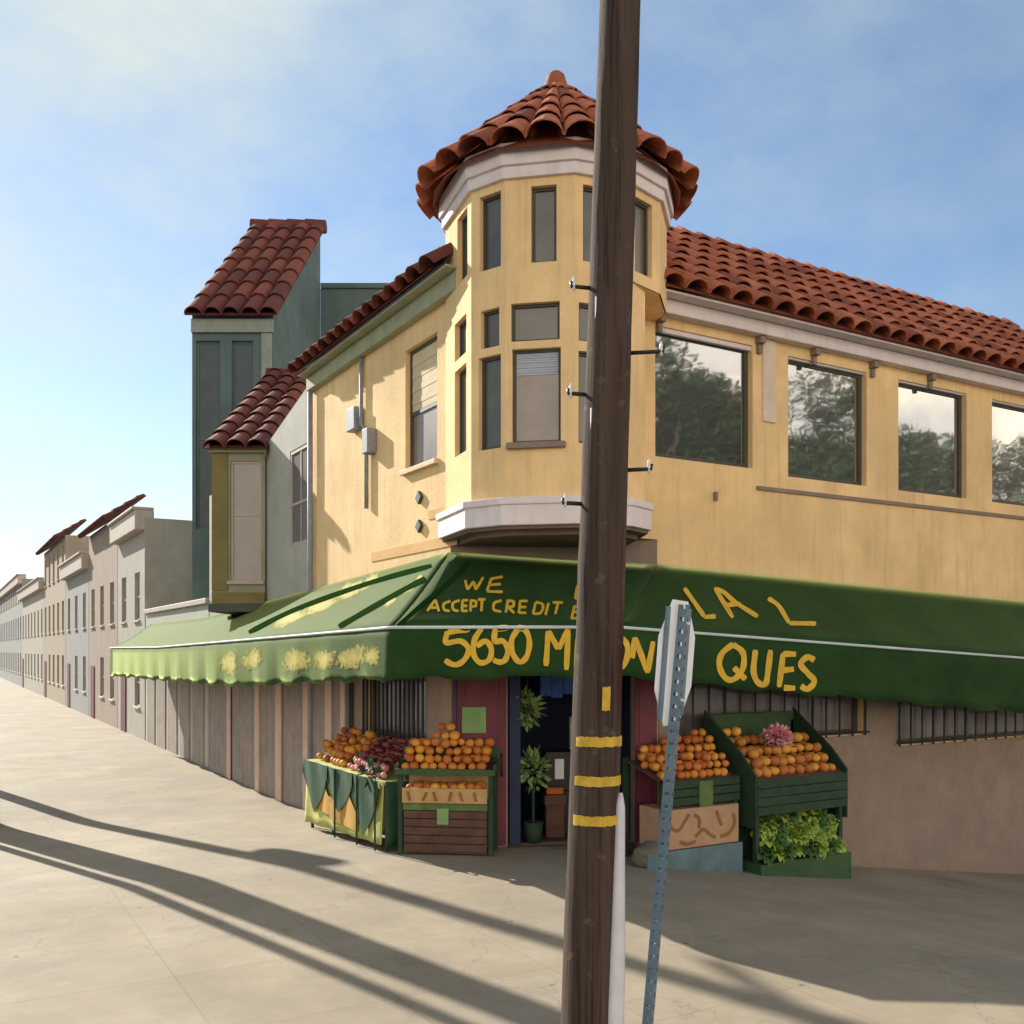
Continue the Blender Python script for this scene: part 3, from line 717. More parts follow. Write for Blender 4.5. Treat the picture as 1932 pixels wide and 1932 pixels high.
# seams in the canvas, and worn lettering on the sunlit side
for L in ([(884, 1062), (850, 1098), (800, 1140), (750, 1184)], [(835, 1078), (770, 1110), (690, 1155), (640, 1184)], [(815, 1068), (700, 1100), (560, 1150), (470, 1194)], [(868, 1040), (700, 1078), (540, 1124), (430, 1168)]):
    mb = MB(); stroke(mb, L, 9); mb.build('seam', 'dark_seam', AW)
rs = random.Random(5)
WL = bpy.data.objects.new('worn_lettering', None); COL.objects.link(WL); WL.parent = AW; WORLD[WL.name] = WORLD[AW.name]
def patch(cx, cy, rx, ry, tilt):
    mb = MB(); nr, na = 9, 30; vs = []
    for j in range(nr + 1):
        for k in range(na):
            a_ = 2 * math.pi * k / na; q = j / nr * (1 + (.12 * math.sin(a_ * 3 + cx) + .07 * math.sin(a_ * 8 + cy)) * (j / nr))
            x = math.cos(a_) * rx * q; y = math.sin(a_) * ry * q
            vs.append(shot(cx + x, cy + y - tilt * x, .0065))
    if any(v is None for v in vs): return
    o_ = len(mb.v); mb.v += vs
    for j in range(nr):
        for k in range(na): mb.f.append((j * na + k, j * na + (k + 1) % na, (j + 1) * na + (k + 1) % na, (j + 1) * na + k)); mb.r.append(1 - j / (nr - 1))
    mb.build('worn_patch', 'worn_yellow', WL)
for q in ((548, 1166, 40, 15, .35), (604, 1142, 42, 17, .38), (660, 1115, 40, 16, .4), (702, 1094, 16, 11, .45), (736, 1136, 13, 9, .5), (772, 1110, 14, 11, .6), (792, 1090, 7, 6, .6),
          (432, 1250, 19, 27, 0), (476, 1243, 22, 22, .3), (560, 1246, 32, 25, .05), (612, 1244, 24, 22, .1), (664, 1241, 34, 24, .2), (702, 1238, 18, 22, 0)): patch(*q)

# ------------------------------------------------------------------ neighbour with the tiled bay
NB = thing('bay_house', 'sage and grey neighbouring house with an angled tiled bay beside the shop', 'house', (LX, 9.5, -.3))
def cw(X, Y, z=0): p = loc(X, Y); return Vector((p.x, p.y, z))
YF0, YN1 = YE + .02, 13.9
FW = (YN1 - 7.5, YN1 - YF0 - .16, Z0 + 1.95, Z0 + 3.78)
w = MB(); wall_panel(w, (LX + .004, YN1), (0, -1), YN1 - YF0, -1.5, Z0 + 3.8, [FW])
w.add([(LX + .004, YF0, Z0 + 3.8), (LX + .004, 10.4, Z0 + 3.8), (LX + .004, 9.0, Z0 + 4.2), (LX + .004, YF0, Z0 + 4.86)], [(0, 1, 2, 3)])
w.box(LX + .25, 4, YF0 + .1, YN1, -1.5, Z0 + 3.9); nw_ = w.build('wall', 'pale_sage', NB)
window(nw_, (LX + .004, YN1), (0, -1), *FW, glass='glass_bay', frame='frame_pale', fw=.07, cross=(Z0 + 2.75,), bars=(YN1 - 6.9,), depth=.045)
BXL, BXR, BYF = -6.13, -5.05, 20.0
zb0, zb1 = Z0 + .93, Z0 + 4.18
u0 = (435 - 966) / F * BYF - BXL; u1 = (493 - 966) / F * BYF - BXL
w = MB(); wall_panel(w, loc(BXL, BYF), (VX.x, VX.y), BXR - BXL, zb0, zb1, [(u0, u1, Z0 + 1.4, Z0 + 3.85)], .12)
zt_ = lambda Y: zb1 + (Y - BYF) * .56
for X, sgn in ((BXR, 1), (BXL, -1)):
    w.add([cw(X, BYF, zb0), cw(X, BYF + 4.6, zb0), cw(X, BYF + 4.6, zt_(BYF + 4.6)), cw(X, BYF, zb1)], [(0, 1, 2, 3)])
w.add([cw(BXL, BYF, zb0), cw(BXR, BYF, zb0), cw(BXR, BYF + 3, zb0), cw(BXL, BYF + 3, zb0)], [(0, 1, 2, 3)])
bay = w.build('bay', 'sage', NB)
window(bay, loc(BXL, BYF), (VX.x, VX.y), u0, u1, Z0 + 1.4, Z0 + 3.85, glass='glass_bay', frame='frame_pale', fw=.05, cross=(Z0 + 2.75,), bars=(), sill='frame_pale', depth=.07)
w = MB(); w.obox(cw(BXL, BYF), VX, VY, Z3, -.06, BXR - BXL + .06, -.07, 2.2, Z0 + .76, zb0 - .003); w.build('bay_base', 'frame_dark', NB, bevel=.01)
w = MB(); w.obox(cw(BXL, BYF), VX, VY, Z3, .0, u0 - .05, -.03, -.002, Z0 + 1.2, zb1 - .18); w.obox(cw(BXL, BYF), VX, VY, Z3, .0, BXR - BXL, -.035, -.002, zb0 + .003, Z0 + 1.16); w.build('bay_trim', 'olive_trim', NB)
NE = cw(BXL - .12, BYF - .22, zb1 - .12); NW = (VY + Z3 * .565).normalized(); NL = 6.0
w = MB(); tiles(w, NE, VX, NW, 3, .44, NL, .66)
w.add([NE, NE + VX * 1.31, NE + VX * 1.31 + NW * NL, NE + NW * NL], [(0, 1, 2, 3)], .05)
tp = NE + NW * NL
m2 = MB(); m2.tube([tp, tp + VX * .66], [.17, .14], 10); w.add(m2.v, m2.f, .3); m2 = MB(); m2.tube([tp + VX * .62, tp + VX * 1.34], [.17, .14], 10); w.add(m2.v, m2.f, .7)
w.build('roof', 'tile_old', NB, solid=.02)
w = MB(); w.obox(NE + VX * 1.27 - Z3 * .2, VX, NW, Z3, -.05, .0, .05, NL - .1, .0, .19); w.build('rake_board', 'olive_trim', NB)
w = MB(); w.obox(cw(BXL, BYF), VX, VY, Z3, -.03, BXR - BXL + .03, -.12, -.001, zb1 - .17, zb1 - .05); w.build('eave_board', 'sage_trim', NB)

# ------------------------------------------------------------------ tall teal building behind
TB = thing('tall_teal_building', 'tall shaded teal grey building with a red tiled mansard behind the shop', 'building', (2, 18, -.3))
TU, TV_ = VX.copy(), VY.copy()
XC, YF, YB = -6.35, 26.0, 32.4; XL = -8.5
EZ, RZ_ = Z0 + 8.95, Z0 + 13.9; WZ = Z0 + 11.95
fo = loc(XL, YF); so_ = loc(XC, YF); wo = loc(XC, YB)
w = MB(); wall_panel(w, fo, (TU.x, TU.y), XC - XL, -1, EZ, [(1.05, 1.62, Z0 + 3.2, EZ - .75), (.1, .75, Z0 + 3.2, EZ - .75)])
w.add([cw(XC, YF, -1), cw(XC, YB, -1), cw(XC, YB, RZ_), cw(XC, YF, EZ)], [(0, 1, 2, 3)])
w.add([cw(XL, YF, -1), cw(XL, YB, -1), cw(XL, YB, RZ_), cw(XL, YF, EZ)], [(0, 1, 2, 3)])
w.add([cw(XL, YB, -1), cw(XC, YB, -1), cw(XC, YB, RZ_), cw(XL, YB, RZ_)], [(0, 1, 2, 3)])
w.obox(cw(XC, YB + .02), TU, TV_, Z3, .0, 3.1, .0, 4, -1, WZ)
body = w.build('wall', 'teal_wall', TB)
for a_, b_ in ((1.05, 1.62), (.1, .75)): window(body, fo, (TU.x, TU.y), a_, b_, Z0 + 3.2, EZ - .75, glass='teal_glass', frame='teal_wall', cross=(Z0 + 5.6,), depth=.13)
w = MB(); w.obox(cw(XC, YB), TU, TV_, Z3, .02, 3.2, -.06, .3, WZ + .003, WZ + .16); w.build('parapet_cap', 'teal_wall', TB)
TWv = (Vector((TV_.x, TV_.y, 0)) * (YB - YF) + Z3 * (RZ_ - EZ)).normalized(); SL = math.hypot(YB - YF, RZ_ - EZ) + .45
TE = cw(XL - .1, YF) - Vector((TV_.x, TV_.y, 0)) * .3; TE.z = EZ - .16
w = MB(); tiles(w, TE, TU, TWv, 5, .49, SL, 1.1)
w.add([TE, TE + TU * 2.43, TE + TU * 2.43 + TWv * SL, TE + TWv * SL], [(0, 1, 2, 3)], .05)
tp = TE + TWv * SL
for i in range(4):
    m2 = MB(); m2.tube([tp + TU * (i * .6 - .03), tp + TU * (i * .6 + .62)], [.24, .2], 10); w.add(m2.v, m2.f, random.random())
w.build('roof', 'tile_old', TB, solid=.03)
w = MB(); w.obox(cw(XL, YF), TU, TV_, Z3, .0, XC - XL + .02, -.1, -.002, EZ - .55, EZ - .2); w.obox(cw(XC, YF), TU, TV_, Z3, -.3, -.02, -.05, -.002, Z0 + 2, EZ - .552); w.build('eave_trim', 'teal_trim', TB)
w = MB(); w.obox(cw(XC, YB), TU, TV_, Z3, .35, .95, -.03, -.002, Z0 + 8.6, Z0 + 8.75); w.build('wall_vent', 'teal_trim', TB)

WG = thing('low_shop_wing', 'low flat roofed shop wing under the far left end of the awning', 'building', (LX, 18, -.35))
w = MB(); wall_panel(w, (LX, 22.4), (0, -1), 8.45, -1.4, 3.75, []); w.add([(LX, 13.95, 3.75), (1.0, 13.95, 3.75), (1.0, 22.4, 3.75), (LX, 22.4, 3.75)], [(0, 1, 2, 3)]); w.add([(LX, 22.4, -1.4), (1.0, 22.4, -1.4), (1.0, 22.4, 3.75), (LX, 22.4, 3.75)], [(0, 1, 2, 3)]); w.build('wall', 'pale_sage', WG)
w = MB(); w.box(LX - .08, LX + .25, 13.97, 22.38, 3.752, 3.9); w.build('parapet', 'frame_pale', WG, bevel=.02)
w = MB()
for i in range(5): w.box(LX - .03, LX - .002, 14.4 + i * 1.6, 15.6 + i * 1.6, -.4, 2.0)
w.build('panel', 'shutter', WG)
# ------------------------------------------------------------------ further row houses down the left street
def row_house(y0, y1, h, wm, label, roof, tilem='tile_old', dp=1.6):
    t = thing('row_house', label, 'house', (LX, (y0 + y1) / 2, -.35), 'houses further down the left street')
    wins = []
    W = y1 - y0; n = max(2, round(W / 2.6))
    for f in range(2 if h < 8 else 3):
        for i in range(n):
            c = W * (i + .5) / n
            if f == 0 and i == 0: continue
            wins.append((c - .5, c + .5, .7 + f * 2.9, 2.3 + f * 2.9))
    w = MB(); wall_panel(w, (LX, y1), (0, -1), W, -1.2, h, wins)
    w.add([(LX, y0, -1.2), (dp, y0, -1.2), (dp, y0, h), (LX, y0, h)], [(0, 1, 2, 3)]); w.add([(LX, y0, h), (dp, y0, h), (dp, y1, h), (LX, y1, h)], [(0, 1, 2, 3)])
    w.add([(LX, y1, -1.2), (dp, y1, -1.2), (dp, y1, h), (LX, y1, h)], [(0, 1, 2, 3)])
    b = w.build('wall', wm, t)
    for q in wins: window(b, (LX, y1), (0, -1), *q, frame='frame_pale', cross=((q[2] + q[3]) / 2,), depth=.1, sill='frame_pale')
    c = W * .5 / n
    d = MB(); d.box(LX - .04, LX - .002, y1 - c - .5, y1 - c + .5, -.4, 1.9); d.build('door', 'maroon', t)
    if roof == 'tile':
        E = Vector((LX - .35, y1, h - .1)); V = Vector((1.4, 0, .95)).normalized()
        r = MB(); tiles(r, E, (0, -1, 0), V, int(W / .4), .4, 1.7, .5); r.add([E, E + Vector((0, -W, 0)), E + Vector((0, -W, 0)) + V * 1.68, E + V * 1.68], [(0, 1, 2, 3)], .05)
        r.build('roof', tilem, t, solid=.02)
    else:
        r = MB(); r.box(LX - .3, LX + .3, y0 + .02, y1 - .02, h - .4, h + .25); r.box(LX - .4, LX + .3, y0 + .03, y1 - .03, h + .253, h + .35); r.build('cornice', 'frame_pale', t, bevel=.03)
    return t
row_house(22.6, 28, 6.9, 'house_c', 'pale grey row house next past the tall teal building', 'flat')
row_house(28.1, 36, 7.6, 'house_d', 'brownish row house with tiled roof, second past the teal building', 'tile')
row_house(36.1, 45, 6.6, 'house_b', 'grey flat roofed row house down the left street', 'flat')
row_house(45.1, 57, 8.6, 'house_a', 'tan three storey row house far down the left street', 'tile')
row_house(57.1, 75, 6.8, 'house_c', 'long pale row house, second from the end of the left street', 'flat')
row_house(75.1, 112, 8.2, 'house_b', 'grey row house closing the far end of the left street', 'flat')

# ------------------------------------------------------------------ ground
KX, KY, CR = -7.6, -6.75, 3.2
def kerb_path(off=0):
    pts = []
    for i in range(61): pts.append(Vector((KX - off, lerp(112, KY + CR, (i / 60) ** .6))))
    c = Vector((KX + CR, KY + CR))
    for i in range(1, 17):
        a = math.pi + i / 16 * math.pi / 2; pts.append(c + Vector((math.cos(a), math.sin(a))) * (CR + off))
    for i in range(1, 51): pts.append(Vector((lerp(KX + CR, 60, (i / 50) ** 1.6), KY - off)))
    return pts
kp = kerb_path(0)
# pavement: strips from the kerb line to well under the buildings
w = MB()
ys = [KY + .0] + [KY + CR * (1 - math.cos(i / 12 * math.pi / 2)) for i in range(1, 13)] + [KY + CR + .35 * i for i in range(1, 48)] + [14 + 2 * i for i in range(50)]
def xs0(y):
    if y < KY + CR: d = KY + CR - y; return KX + CR - math.sqrt(max(0, CR * CR - d * d))
    return KX
fr = [0] + [((i / 70) ** 1.25) for i in range(1, 71)]
vs = []
for y in ys:
    x0 = xs0(y)
    for f in fr: x = lerp(x0, 60, f); vs.append((x, y, ground(x, y)))
nW = len(fr)
w.add(vs, [(j * nW + i, j * nW + i + 1, (j + 1) * nW + i + 1, (j + 1) * nW + i) for j in range(len(ys) - 1) for i in range(nW - 1)])
struct(w.build('sidewalk', 'concrete', None, smooth=True, origin=Vector((0, 0, 0))))
w = MB(); a = kerb_path(0); b = kerb_path(.16)
vs = []
for p, q in zip(a, b):
    z = ground(p.x, p.y); vs += [(p.x, p.y, z - .3), (p.x, p.y, z + .004), (q.x, q.y, z + .004), (q.x, q.y, z - .3)]
w.add(vs, [(4 * i + k, 4 * i + k + 4, 4 * i + k + 5, 4 * i + k + 1) for i in range(len(a) - 1) for k in range(3)])
struct(w.build('kerb', 'kerb', None, origin=Vector((0, 0, 0)), bevel=.015))
w = MB()
gx = [-260, -120, -60, -30, -18, -12, -8, -5, -2, 0, .5, 1, 2, 4, 8, 12, 16, 20, 40, 90, 260]
gy = [-260, -120, -60, -30, -20, -14, -10, -7, -4, -1, 0, .5, 1, 3, 5, 7, 9, 12, 30, 80, 150, 320]
vs = [(x, y, ground(x, y) - .14) for y in gy for x in gx]
nW = len(gx); w.add(vs, [(j * nW + i, j * nW + i + 1, (j + 1) * nW + i + 1, (j + 1) * nW + i) for j in range(len(gy) - 1) for i in range(nW - 1)])
struct(w.build('road', 'asphalt', None, smooth=True, origin=Vector((0, 0, 0))))

# ------------------------------------------------------------------ utility pole
def cam_pt(px, depth, z):
    p = loc((px - 966) / F * depth, depth); return Vector((p.x, p.y, z))
pz = lambda py, d=5.8: H + (HZ - py) / F * d
pb, pt_ = cam_pt(1112, 5.8, pz(1820)), cam_pt(1167, 5.8, pz(120))
axis = (pt_ - pb).normalized()
def pole_at(z): return pb + axis * ((z - pb.z) / axis.z)
def prad(z): return lerp(.151, .120, (z - pz(1820)) / (pz(120) - pz(1820)))
PL = thing('utility_pole', 'dark brown wooden utility pole with yellow bands at the street corner', 'utility pole', pole_at(0))
w = MB(); zz = [-.4 + i * .35 for i in range(30)]
n = 20; vs = []
rp = random.Random(3); jit = [rp.uniform(-.006, .006) for _ in range(n)]
for z in zz:
    c = pole_at(z); r = prad(z)
    vs += [c + (VX * math.cos(2 * math.pi * k / n) + VY * math.sin(2 * math.pi * k / n)) * (r + jit[k] + rp.uniform(-.003, .003)) for k in range(n)]
w.add(vs, [(j * n + k, j * n + (k + 1) % n, (j + 1) * n + (k + 1) % n, (j + 1) * n + k) for j in range(len(zz) - 1) for k in range(n)] + [tuple(range((len(zz) - 1) * n, len(zz) * n))])
w.build('shaft', 'pole_wood', PL, smooth=True)
def pole_patch(z0, z1, a0, a1, nn_, off, th=.004):
    mb = MB()
    def fn(s, t):
        a = lerp(a0, a1, s); z = lerp(z0, z1, t) + (rp.uniform(-.0035, .0035) if t in (0, 1) else 0); c = pole_at(z)
        return c + (VX * math.sin(a) - VY * math.cos(a)) * (prad(z) + off)
    mb.grid(fn, nn_, 2); return mb
for y in (1395, 1468, 1541):
    pole_patch(pz(y + 10) , pz(y - 8), R(-58), R(74), 22, .0045).build('yellow_band', 'pole_yellow', PL, solid=.006)
pole_patch(pz(1338), pz(1294), R(4), R(22), 5, .012).build('yellow_mark', 'pole_yellow', PL, solid=.006)
# white cable guard on the right flank, from below the bands to the ground
w = MB()
gz = [pz(y) for y in (1493, 1520, 1600, 1700, 1820, 1932, 2040)]
pts = [pole_at(z) + (VX * math.sin(R(66)) - VY * math.cos(R(66))) * (prad(z) + .012) for z in gz]
w.tube(pts, [.014, .03, .036, .045, .055, .058, .058], 10); w.build('cable_guard', 'white_plastic', PL, smooth=True)
for y0, y1, x in ((705, 760, 1122), (770, 838, 1117), (560, 655, 1126)):
    w = MB(); w.tube([cam_pt(x, 5.72, pz(y0, 5.72)), cam_pt(x - 1, 5.72, pz(y1, 5.72))], .011, 8); w.build('conduit', 'white_plastic', PL, smooth=True)
# climbing steps with white insulator tips
for x, y, sgn, up in ((1078, 541, -1, 0), (1252, 663, 1, 0), (1072, 742, -1, 0), (1229, 884, 1, 0), (1062, 948, -1, 0), (1258, 330, 1, 0), (1085, 130, -1, 0)):
    if y in (330, 130): continue
    z = pz(y); c = pole_at(z); tip = cam_pt(x, 5.78, z)
    w = MB(); w.tube([c + VX * sgn * .08 - VZ if False else c + VX * sgn * .08 + Vector((0, 0, -.012)), tip + Vector((0, 0, -.005)), tip + Vector((0, 0, .022))], .0125, 8)
    st = w.build('step_bolt', 'dark_iron', PL, smooth=True)
    w = MB(); q = tip - VX * sgn * .014
    w.tube([q + Vector((0, 0, -.03)), q + Vector((0, 0, .0)), q + Vector((0, 0, .035)), q + Vector((0, 0, .055))], [.008, .012, .009, .003], 8); w.build('step_tip', 'porcelain', st, smooth=True)

# ------------------------------------------------------------------ stop sign seen from behind
sd = 5.9
s_top = cam_pt(1271, sd, pz(1160, sd)); s_bot = cam_pt(1212, sd, pz(1830, sd))
sax = (s_top - s_bot).normalized()
s_foot = s_bot + sax * ((0 - s_bot.z) / sax.z)
SG = thing('stop_sign', 'grey octagonal road sign seen from behind on a perforated leaning post', 'road sign', s_foot)
e_ = (VX * .44 + VY * .9).normalized(); en = Vector((e_.y, -e_.x, 0))
if en.dot(VY) > 0: en = -en                      # en points to the camera side (the back of the plate)
ctr = cam_pt(1275, sd, pz(1250, sd))
up_ = (sax - e_ * sax.dot(e_)).normalized(); en = e_.cross(up_); en = en if en.dot(VY) < 0 else -en
w = MB()
oc = [(math.cos(R(22.5 + 45 * k)) * .405, math.sin(R(22.5 + 45 * k)) * .405) for k in range(8)]
vs = [ctr + e_ * x + up_ * y + en * d for d in (-.003, .003) for x, y in oc]
w.add(vs, [tuple(range(8)), tuple(range(15, 7, -1))] + [(k, (k + 1) % 8, (k + 1) % 8 + 8, k + 8) for k in range(8)])
pl = w.build('sign_plate', 'sign_metal', SG)
w = MB(); oc2 = [(x * .985, y * .985) for x, y in oc]
vs = [ctr + e_ * x + up_ * y - en * .0065 for x, y in oc2]
w.add(vs, [tuple(range(8))]); w.build('sign_face', 'sign_red', pl)
w = MB()
for x0 in (.13, -.30):                           # stiffening ribs riveted to the back
    w.obox(ctr, e_, en, up_, x0, x0 + .05, .0035, .022, -.33, .33)
w.build('back_rib', 'post_metal', pl, bevel=.003)
w = MB()
# perforated square post: four corner strips and webs between the holes
ps = .027; pc = ctr - e_ * .03 + en * (.0045 + ps)
base = pc + sax * ((-.4 - pc.z) / sax.z); Lp = ((pc + up_ * .36) - base).length
for i in range(int(Lp / .075)):
    z0 = i * .075
    w.obox(base, e_, en, sax, -ps, ps, -ps, ps, z0, z0 + .05)
    for q in (-1, 1):
        for r_ in (-1, 1):
            w.obox(base, e_, en, sax, min(q * ps, q * .013), max(q * ps, q * .013), min(r_ * ps, r_ * .013), max(r_ * ps, r_ * .013), z0 + .05, z0 + .075)
w.build('post', 'post_metal', SG)
for q in (.24, -.22):
    w = MB(); w.tube([ctr - e_ * .03 + up_ * q - en * .012, ctr - e_ * .03 + up_ * q + en * .075], .009, 8); w.build('bolt', 'sign_metal', SG)

# ------------------------------------------------------------------ fruit
def fruit_proto(name, r, m, squash=.93):
    bm = bmesh.new(); bmesh.ops.create_icosphere(bm, subdivisions=2, radius=r)
    rr_ = random.Random(hash(name) % 99)
    for v in bm.verts:
        d = math.hypot(v.co.x, v.co.y) / r
        v.co.z *= squash
        if d < .35: v.co.z -= (1 if v.co.z > 0 else -1) * r * .10 * (1 - d / .35)
    me = bpy.data.meshes.new(name); bm.to_mesh(me); bm.free()
    me.polygons.foreach_set('use_smooth', [True] * len(me.polygons)); me.materials.append(MATS[m]); return me
MANGO = fruit_proto('mango', .078, 'mango_skin', .86); ORANGE = fruit_proto('orange', .064, 'orange_peel'); APPLE = fruit_proto('apple', .05, 'apple_red', .88); PEACH = fruit_proto('peach', .052, 'peach_pink', .95)
def heap(name, me, r, label, group, cat, O, A, Bv, la, lb, top, n_max=90, seed=1, skip=None):
    """fruit heaped on a tray: O corner, A along, Bv inward, la x lb metres, top(a,b)->heap height above O plane"""
    rg = random.Random(seed); O, A, Bv = Vector(O), Vector(A), Vector(Bv); cnt = 0
    na = int((la - .02) / (2 * r)); nb = max(1, int((lb - .02) / (1.78 * r)))
    spots = []
    for layer in range(9):
        for j in range(nb):
            for i in range(na):
                a = r + .01 + i * 2 * r + (r if (j + layer) % 2 else 0); b = r + .01 + j * 1.78 * r + (layer % 2) * r * .9
                if a > la - r or b > lb - r * .6: continue
                z = r * .95 + layer * r * 1.55
                hh = top(a / la, b / lb)
                if z > hh + r * .5 and layer > 0: continue
                if z < hh - r * 2.6: continue          # only the outer layers of the heap
                if skip and skip(a / la, b / lb): continue
                spots.append((a, b, z))
    rg.shuffle(spots) if len(spots) > n_max else None
    for a, b, z in spots[:n_max]:
        o = bpy.data.objects.new(name, me); COL.objects.link(o)
        o.location = O + A * (a + rg.uniform(-.5, .5) * r * .5) + Bv * (b + rg.uniform(-.5, .5) * r * .5) + Vector((0, 0, z + rg.uniform(-.012, .012)))
        o.rotation_euler = (rg.uniform(-.6, .6), rg.uniform(-.6, .6), rg.uniform(0, 6))
        s = rg.uniform(.84, 1.1); o.scale = (s, s * rg.uniform(.95, 1.05), s)
        tag(o, label, cat, group)
# --- stand beside the door, facing the viewer
A1 = loc(-1.46, 12.5); B1 = loc(-.24, 12.35)
a1 = Vector((A1.x, A1.y, 0)); ev = Vector((B1.x - A1.x, B1.y - A1.y, 0)); W1 = ev.length; ev.normalize(); iv = Vector((-ev.y, ev.x, 0))
S1 = thing('fruit_stand', 'green fruit stand with brown crate front left of the shop door', 'fruit stand', a1 + ev * W1 / 2)
def sb(o, a0, a1_, b0, b1, z0, z1, mb=None):
    m_ = mb or MB(); m_.obox(o, ev, iv, Z3, a0, a1_, b0, b1, z0, z1); return m_
for u in (0, W1 - .06):
    for d in (0, .40): sb(a1, u, u + .06, d, d + .06, -.15, 1.02 if d == 0 else 1.22).build('leg', 'stand_dark', S1, bevel=.005)
m_ = sb(a1, -.03, W1 + .03, -.04, .02, 1.021, 1.10); sb(a1, -.03, W1 + .03, .44, .47, 1.2, 1.34, m_); sb(a1, -.03, .0, .021, .439, 1.05, 1.16, m_); sb(a1, W1, W1 + .03, .021, .439, 1.05, 1.16, m_)
m_.build('tray_rim', 'stand_green', S1, bevel=.006)
m_ = MB(); m_.obox(a1 + Z3 * 1.03, ev, (iv * .42 + Z3 * .1).normalized(), Z3, 0, W1, .03, .44, 0, .02); m_.build('tray', 'crate_brown', S1)
sb(a1, .07, W1 - .07, -.02, .0, .575, .66).build('moss_strip', 'moss_strip', S1, bevel=.004)
sb(a1, W1 * .42, W1 * .54, -.035, -.0205, .40, .6).build('hanging_tag', 'sheet_green', S1)
m_ = MB()
for i in range(5): sb(a1, .08, W1 - .08, -.012, .008, .05 + i * .105, .145 + i * .105, m_)
sb(a1, .08, W1 - .08, .02, .4, .02, .045, m_); m_.build('crate_front', 'crate_brown', S1, bevel=.005)
m_ = MB()
m_.obox(a1, ev, iv, Z3, .07, W1 - .07, -.06, -.02, .67, .86); m_.obox(a1, ev, iv, Z3, .07, W1 - .07, .34, .38, .67, .98); m_.obox(a1, ev, iv, Z3, .07, W1 - .07, -.019, .339, .67, .69)
bx = m_.build('fruit_box', 'tan_card', None, bevel=.005); tag(bx, 'tan cardboard fruit box with brown marks under the oranges left of the door', 'box')
rg = random.Random(8)
for i in range(6):
    u = .17 + i * .17; dx = rg.uniform(-.05, .06); m_ = MB(); m_.obox(a1 + ev * u + Z3 * .70, (ev * .05 + Z3 * 0).normalized(), iv, (Z3 + ev * dx * 8).normalized(), -.02, .02, -.066, -.0605, 0, .12); m_.build('printed_mark', 'card_mark', bx)
heap('orange', ORANGE, .062, 'orange heaped on top of the stand left of the shop door', 'oranges on the upper tray left of the door', 'orange', a1 + Z3 * 1.06, ev, iv, W1, .45,
     lambda a, b: .11 + .46 * max(0, b) * (.6 + .65 * math.exp(-((a - .45) / .18) ** 2) + .25 * math.exp(-((a - .1) / .15) ** 2)), 95, 2)
heap('orange', ORANGE, .055, 'orange in the lower cardboard box left of the shop door', 'oranges in the lower box left of the door', 'orange', a1 + ev * .09 - iv * .01 + Z3 * .80, ev, iv, W1 - .18, .34, lambda a, b: .06 + .08 * b, 40, 3)
# --- side stand along the left street
S2 = thing('side_stall', 'long stall draped in lime and ochre cloth with dark green flags', 'fruit stand', (-1.7, 2.4, 0))
SX, SY0, SY1 = -2.0, .98, 4.0
gz_ = lambda y: ground(SX, y)
for y in (SY0 + .03, 2.0, 3.0, SY1 - .05):
    for x in (SX + .03, LX - .12):
        w = MB(); w.box(x - .02, x + .02, y - .02, y + .02, gz_(y) - .02, .84); w.build('leg', 'stand_dark', S2)
w = MB(); w.box(SX - .02, LX - .06, SY0 - .02, SY1, .84, .90); w.build('table_top', 'lime_cloth', S2, bevel=.01)
w = MB(); w.slab(lambda s, t: Vector((SX - .03 - .035 * t * (1 + math.sin(s * 26)) * .5 - .02 * t, lerp(SY0, SY1, s), lerp(.895, gz_(lerp(SY0, SY1, s)) + .10, t))), 60, 8, (.006, 0, 0)); w.build('side_cloth', 'lime_cloth', S2, smooth=True)
for y0, y1, zb in ((1.75, 2.85, .38), (2.75, 3.75, .45)):
    w = MB()
    def fn(s, t, y0=y0, y1=y1, zb=zb):
        y = lerp(y0, y1, s); c = 1 - abs(2 * s - 1); top = .35 + .4 * c
        return Vector((SX - .085 - .01 * math.sin(s * 9), lerp((y0 + y1) / 2, y, 1), lerp(max(zb + .02, top), zb - .25 - .1 * c * 0 , t)))
    w.slab(fn, 16, 3, (.005, 0, 0)); w.build('ochre_cloth', 'ochre_cloth', S2)
for y0, y1, zb in ((SY0 + .02, 1.98, .12), (1.9, 2.98, .30), (2.9, 4.02, .16)):
    w = MB()
    def fn(s, t, y0=y0, y1=y1, zb=zb):
        y = lerp(y0, y1, s); c = 1 - abs(2 * s - 1) ** 1.0
        return Vector((SX - .105 - .012 * math.sin(s * 11 + t * 2), lerp((y0 + y1) / 2, y, 1), lerp(.91, lerp(.74, zb, c ** .8), t)))
    w.slab(fn, 16, 6, (.006, 0, 0)); w.build('green_flag', 'flag_green', S2)
w = MB(); w.slab(lambda s, t: Vector((lerp(SX - .02, LX - .1, s), SY0 - .03 - .02 * t * math.sin(s * 14), lerp(.895, .06, t))), 16, 4, (0, .006, 0)); w.build('end_cloth', 'flag_green', S2, smooth=True)
for y in (SY0 + .08, 1.7, 2.55):
    w = MB(); w.tube([(SX - .12, y, gz_(y) + .02), (SX - .12, y, .9)], .014, 6); w.build('pole_rod', 'stand_dark', S2)
heap('apple', APPLE, .05, 'dark red apple heaped on the side stall by the barred window', 'dark red apples on the side stall', 'apple', (SX + .15, 2.55, .90), (0, -1, 0), (1, 0, 0), 1.2, .52, lambda a, b: .12 + .36 * b, 70, 5)
heap('orange', ORANGE, .062, 'orange at the far end of the cloth draped side stall', 'oranges on the side stall', 'orange', (SX + .02, 3.95, .90), (0, -1, 0), (1, 0, 0), 1.35, .62, lambda a, b: .1 + .42 * b, 60, 6)
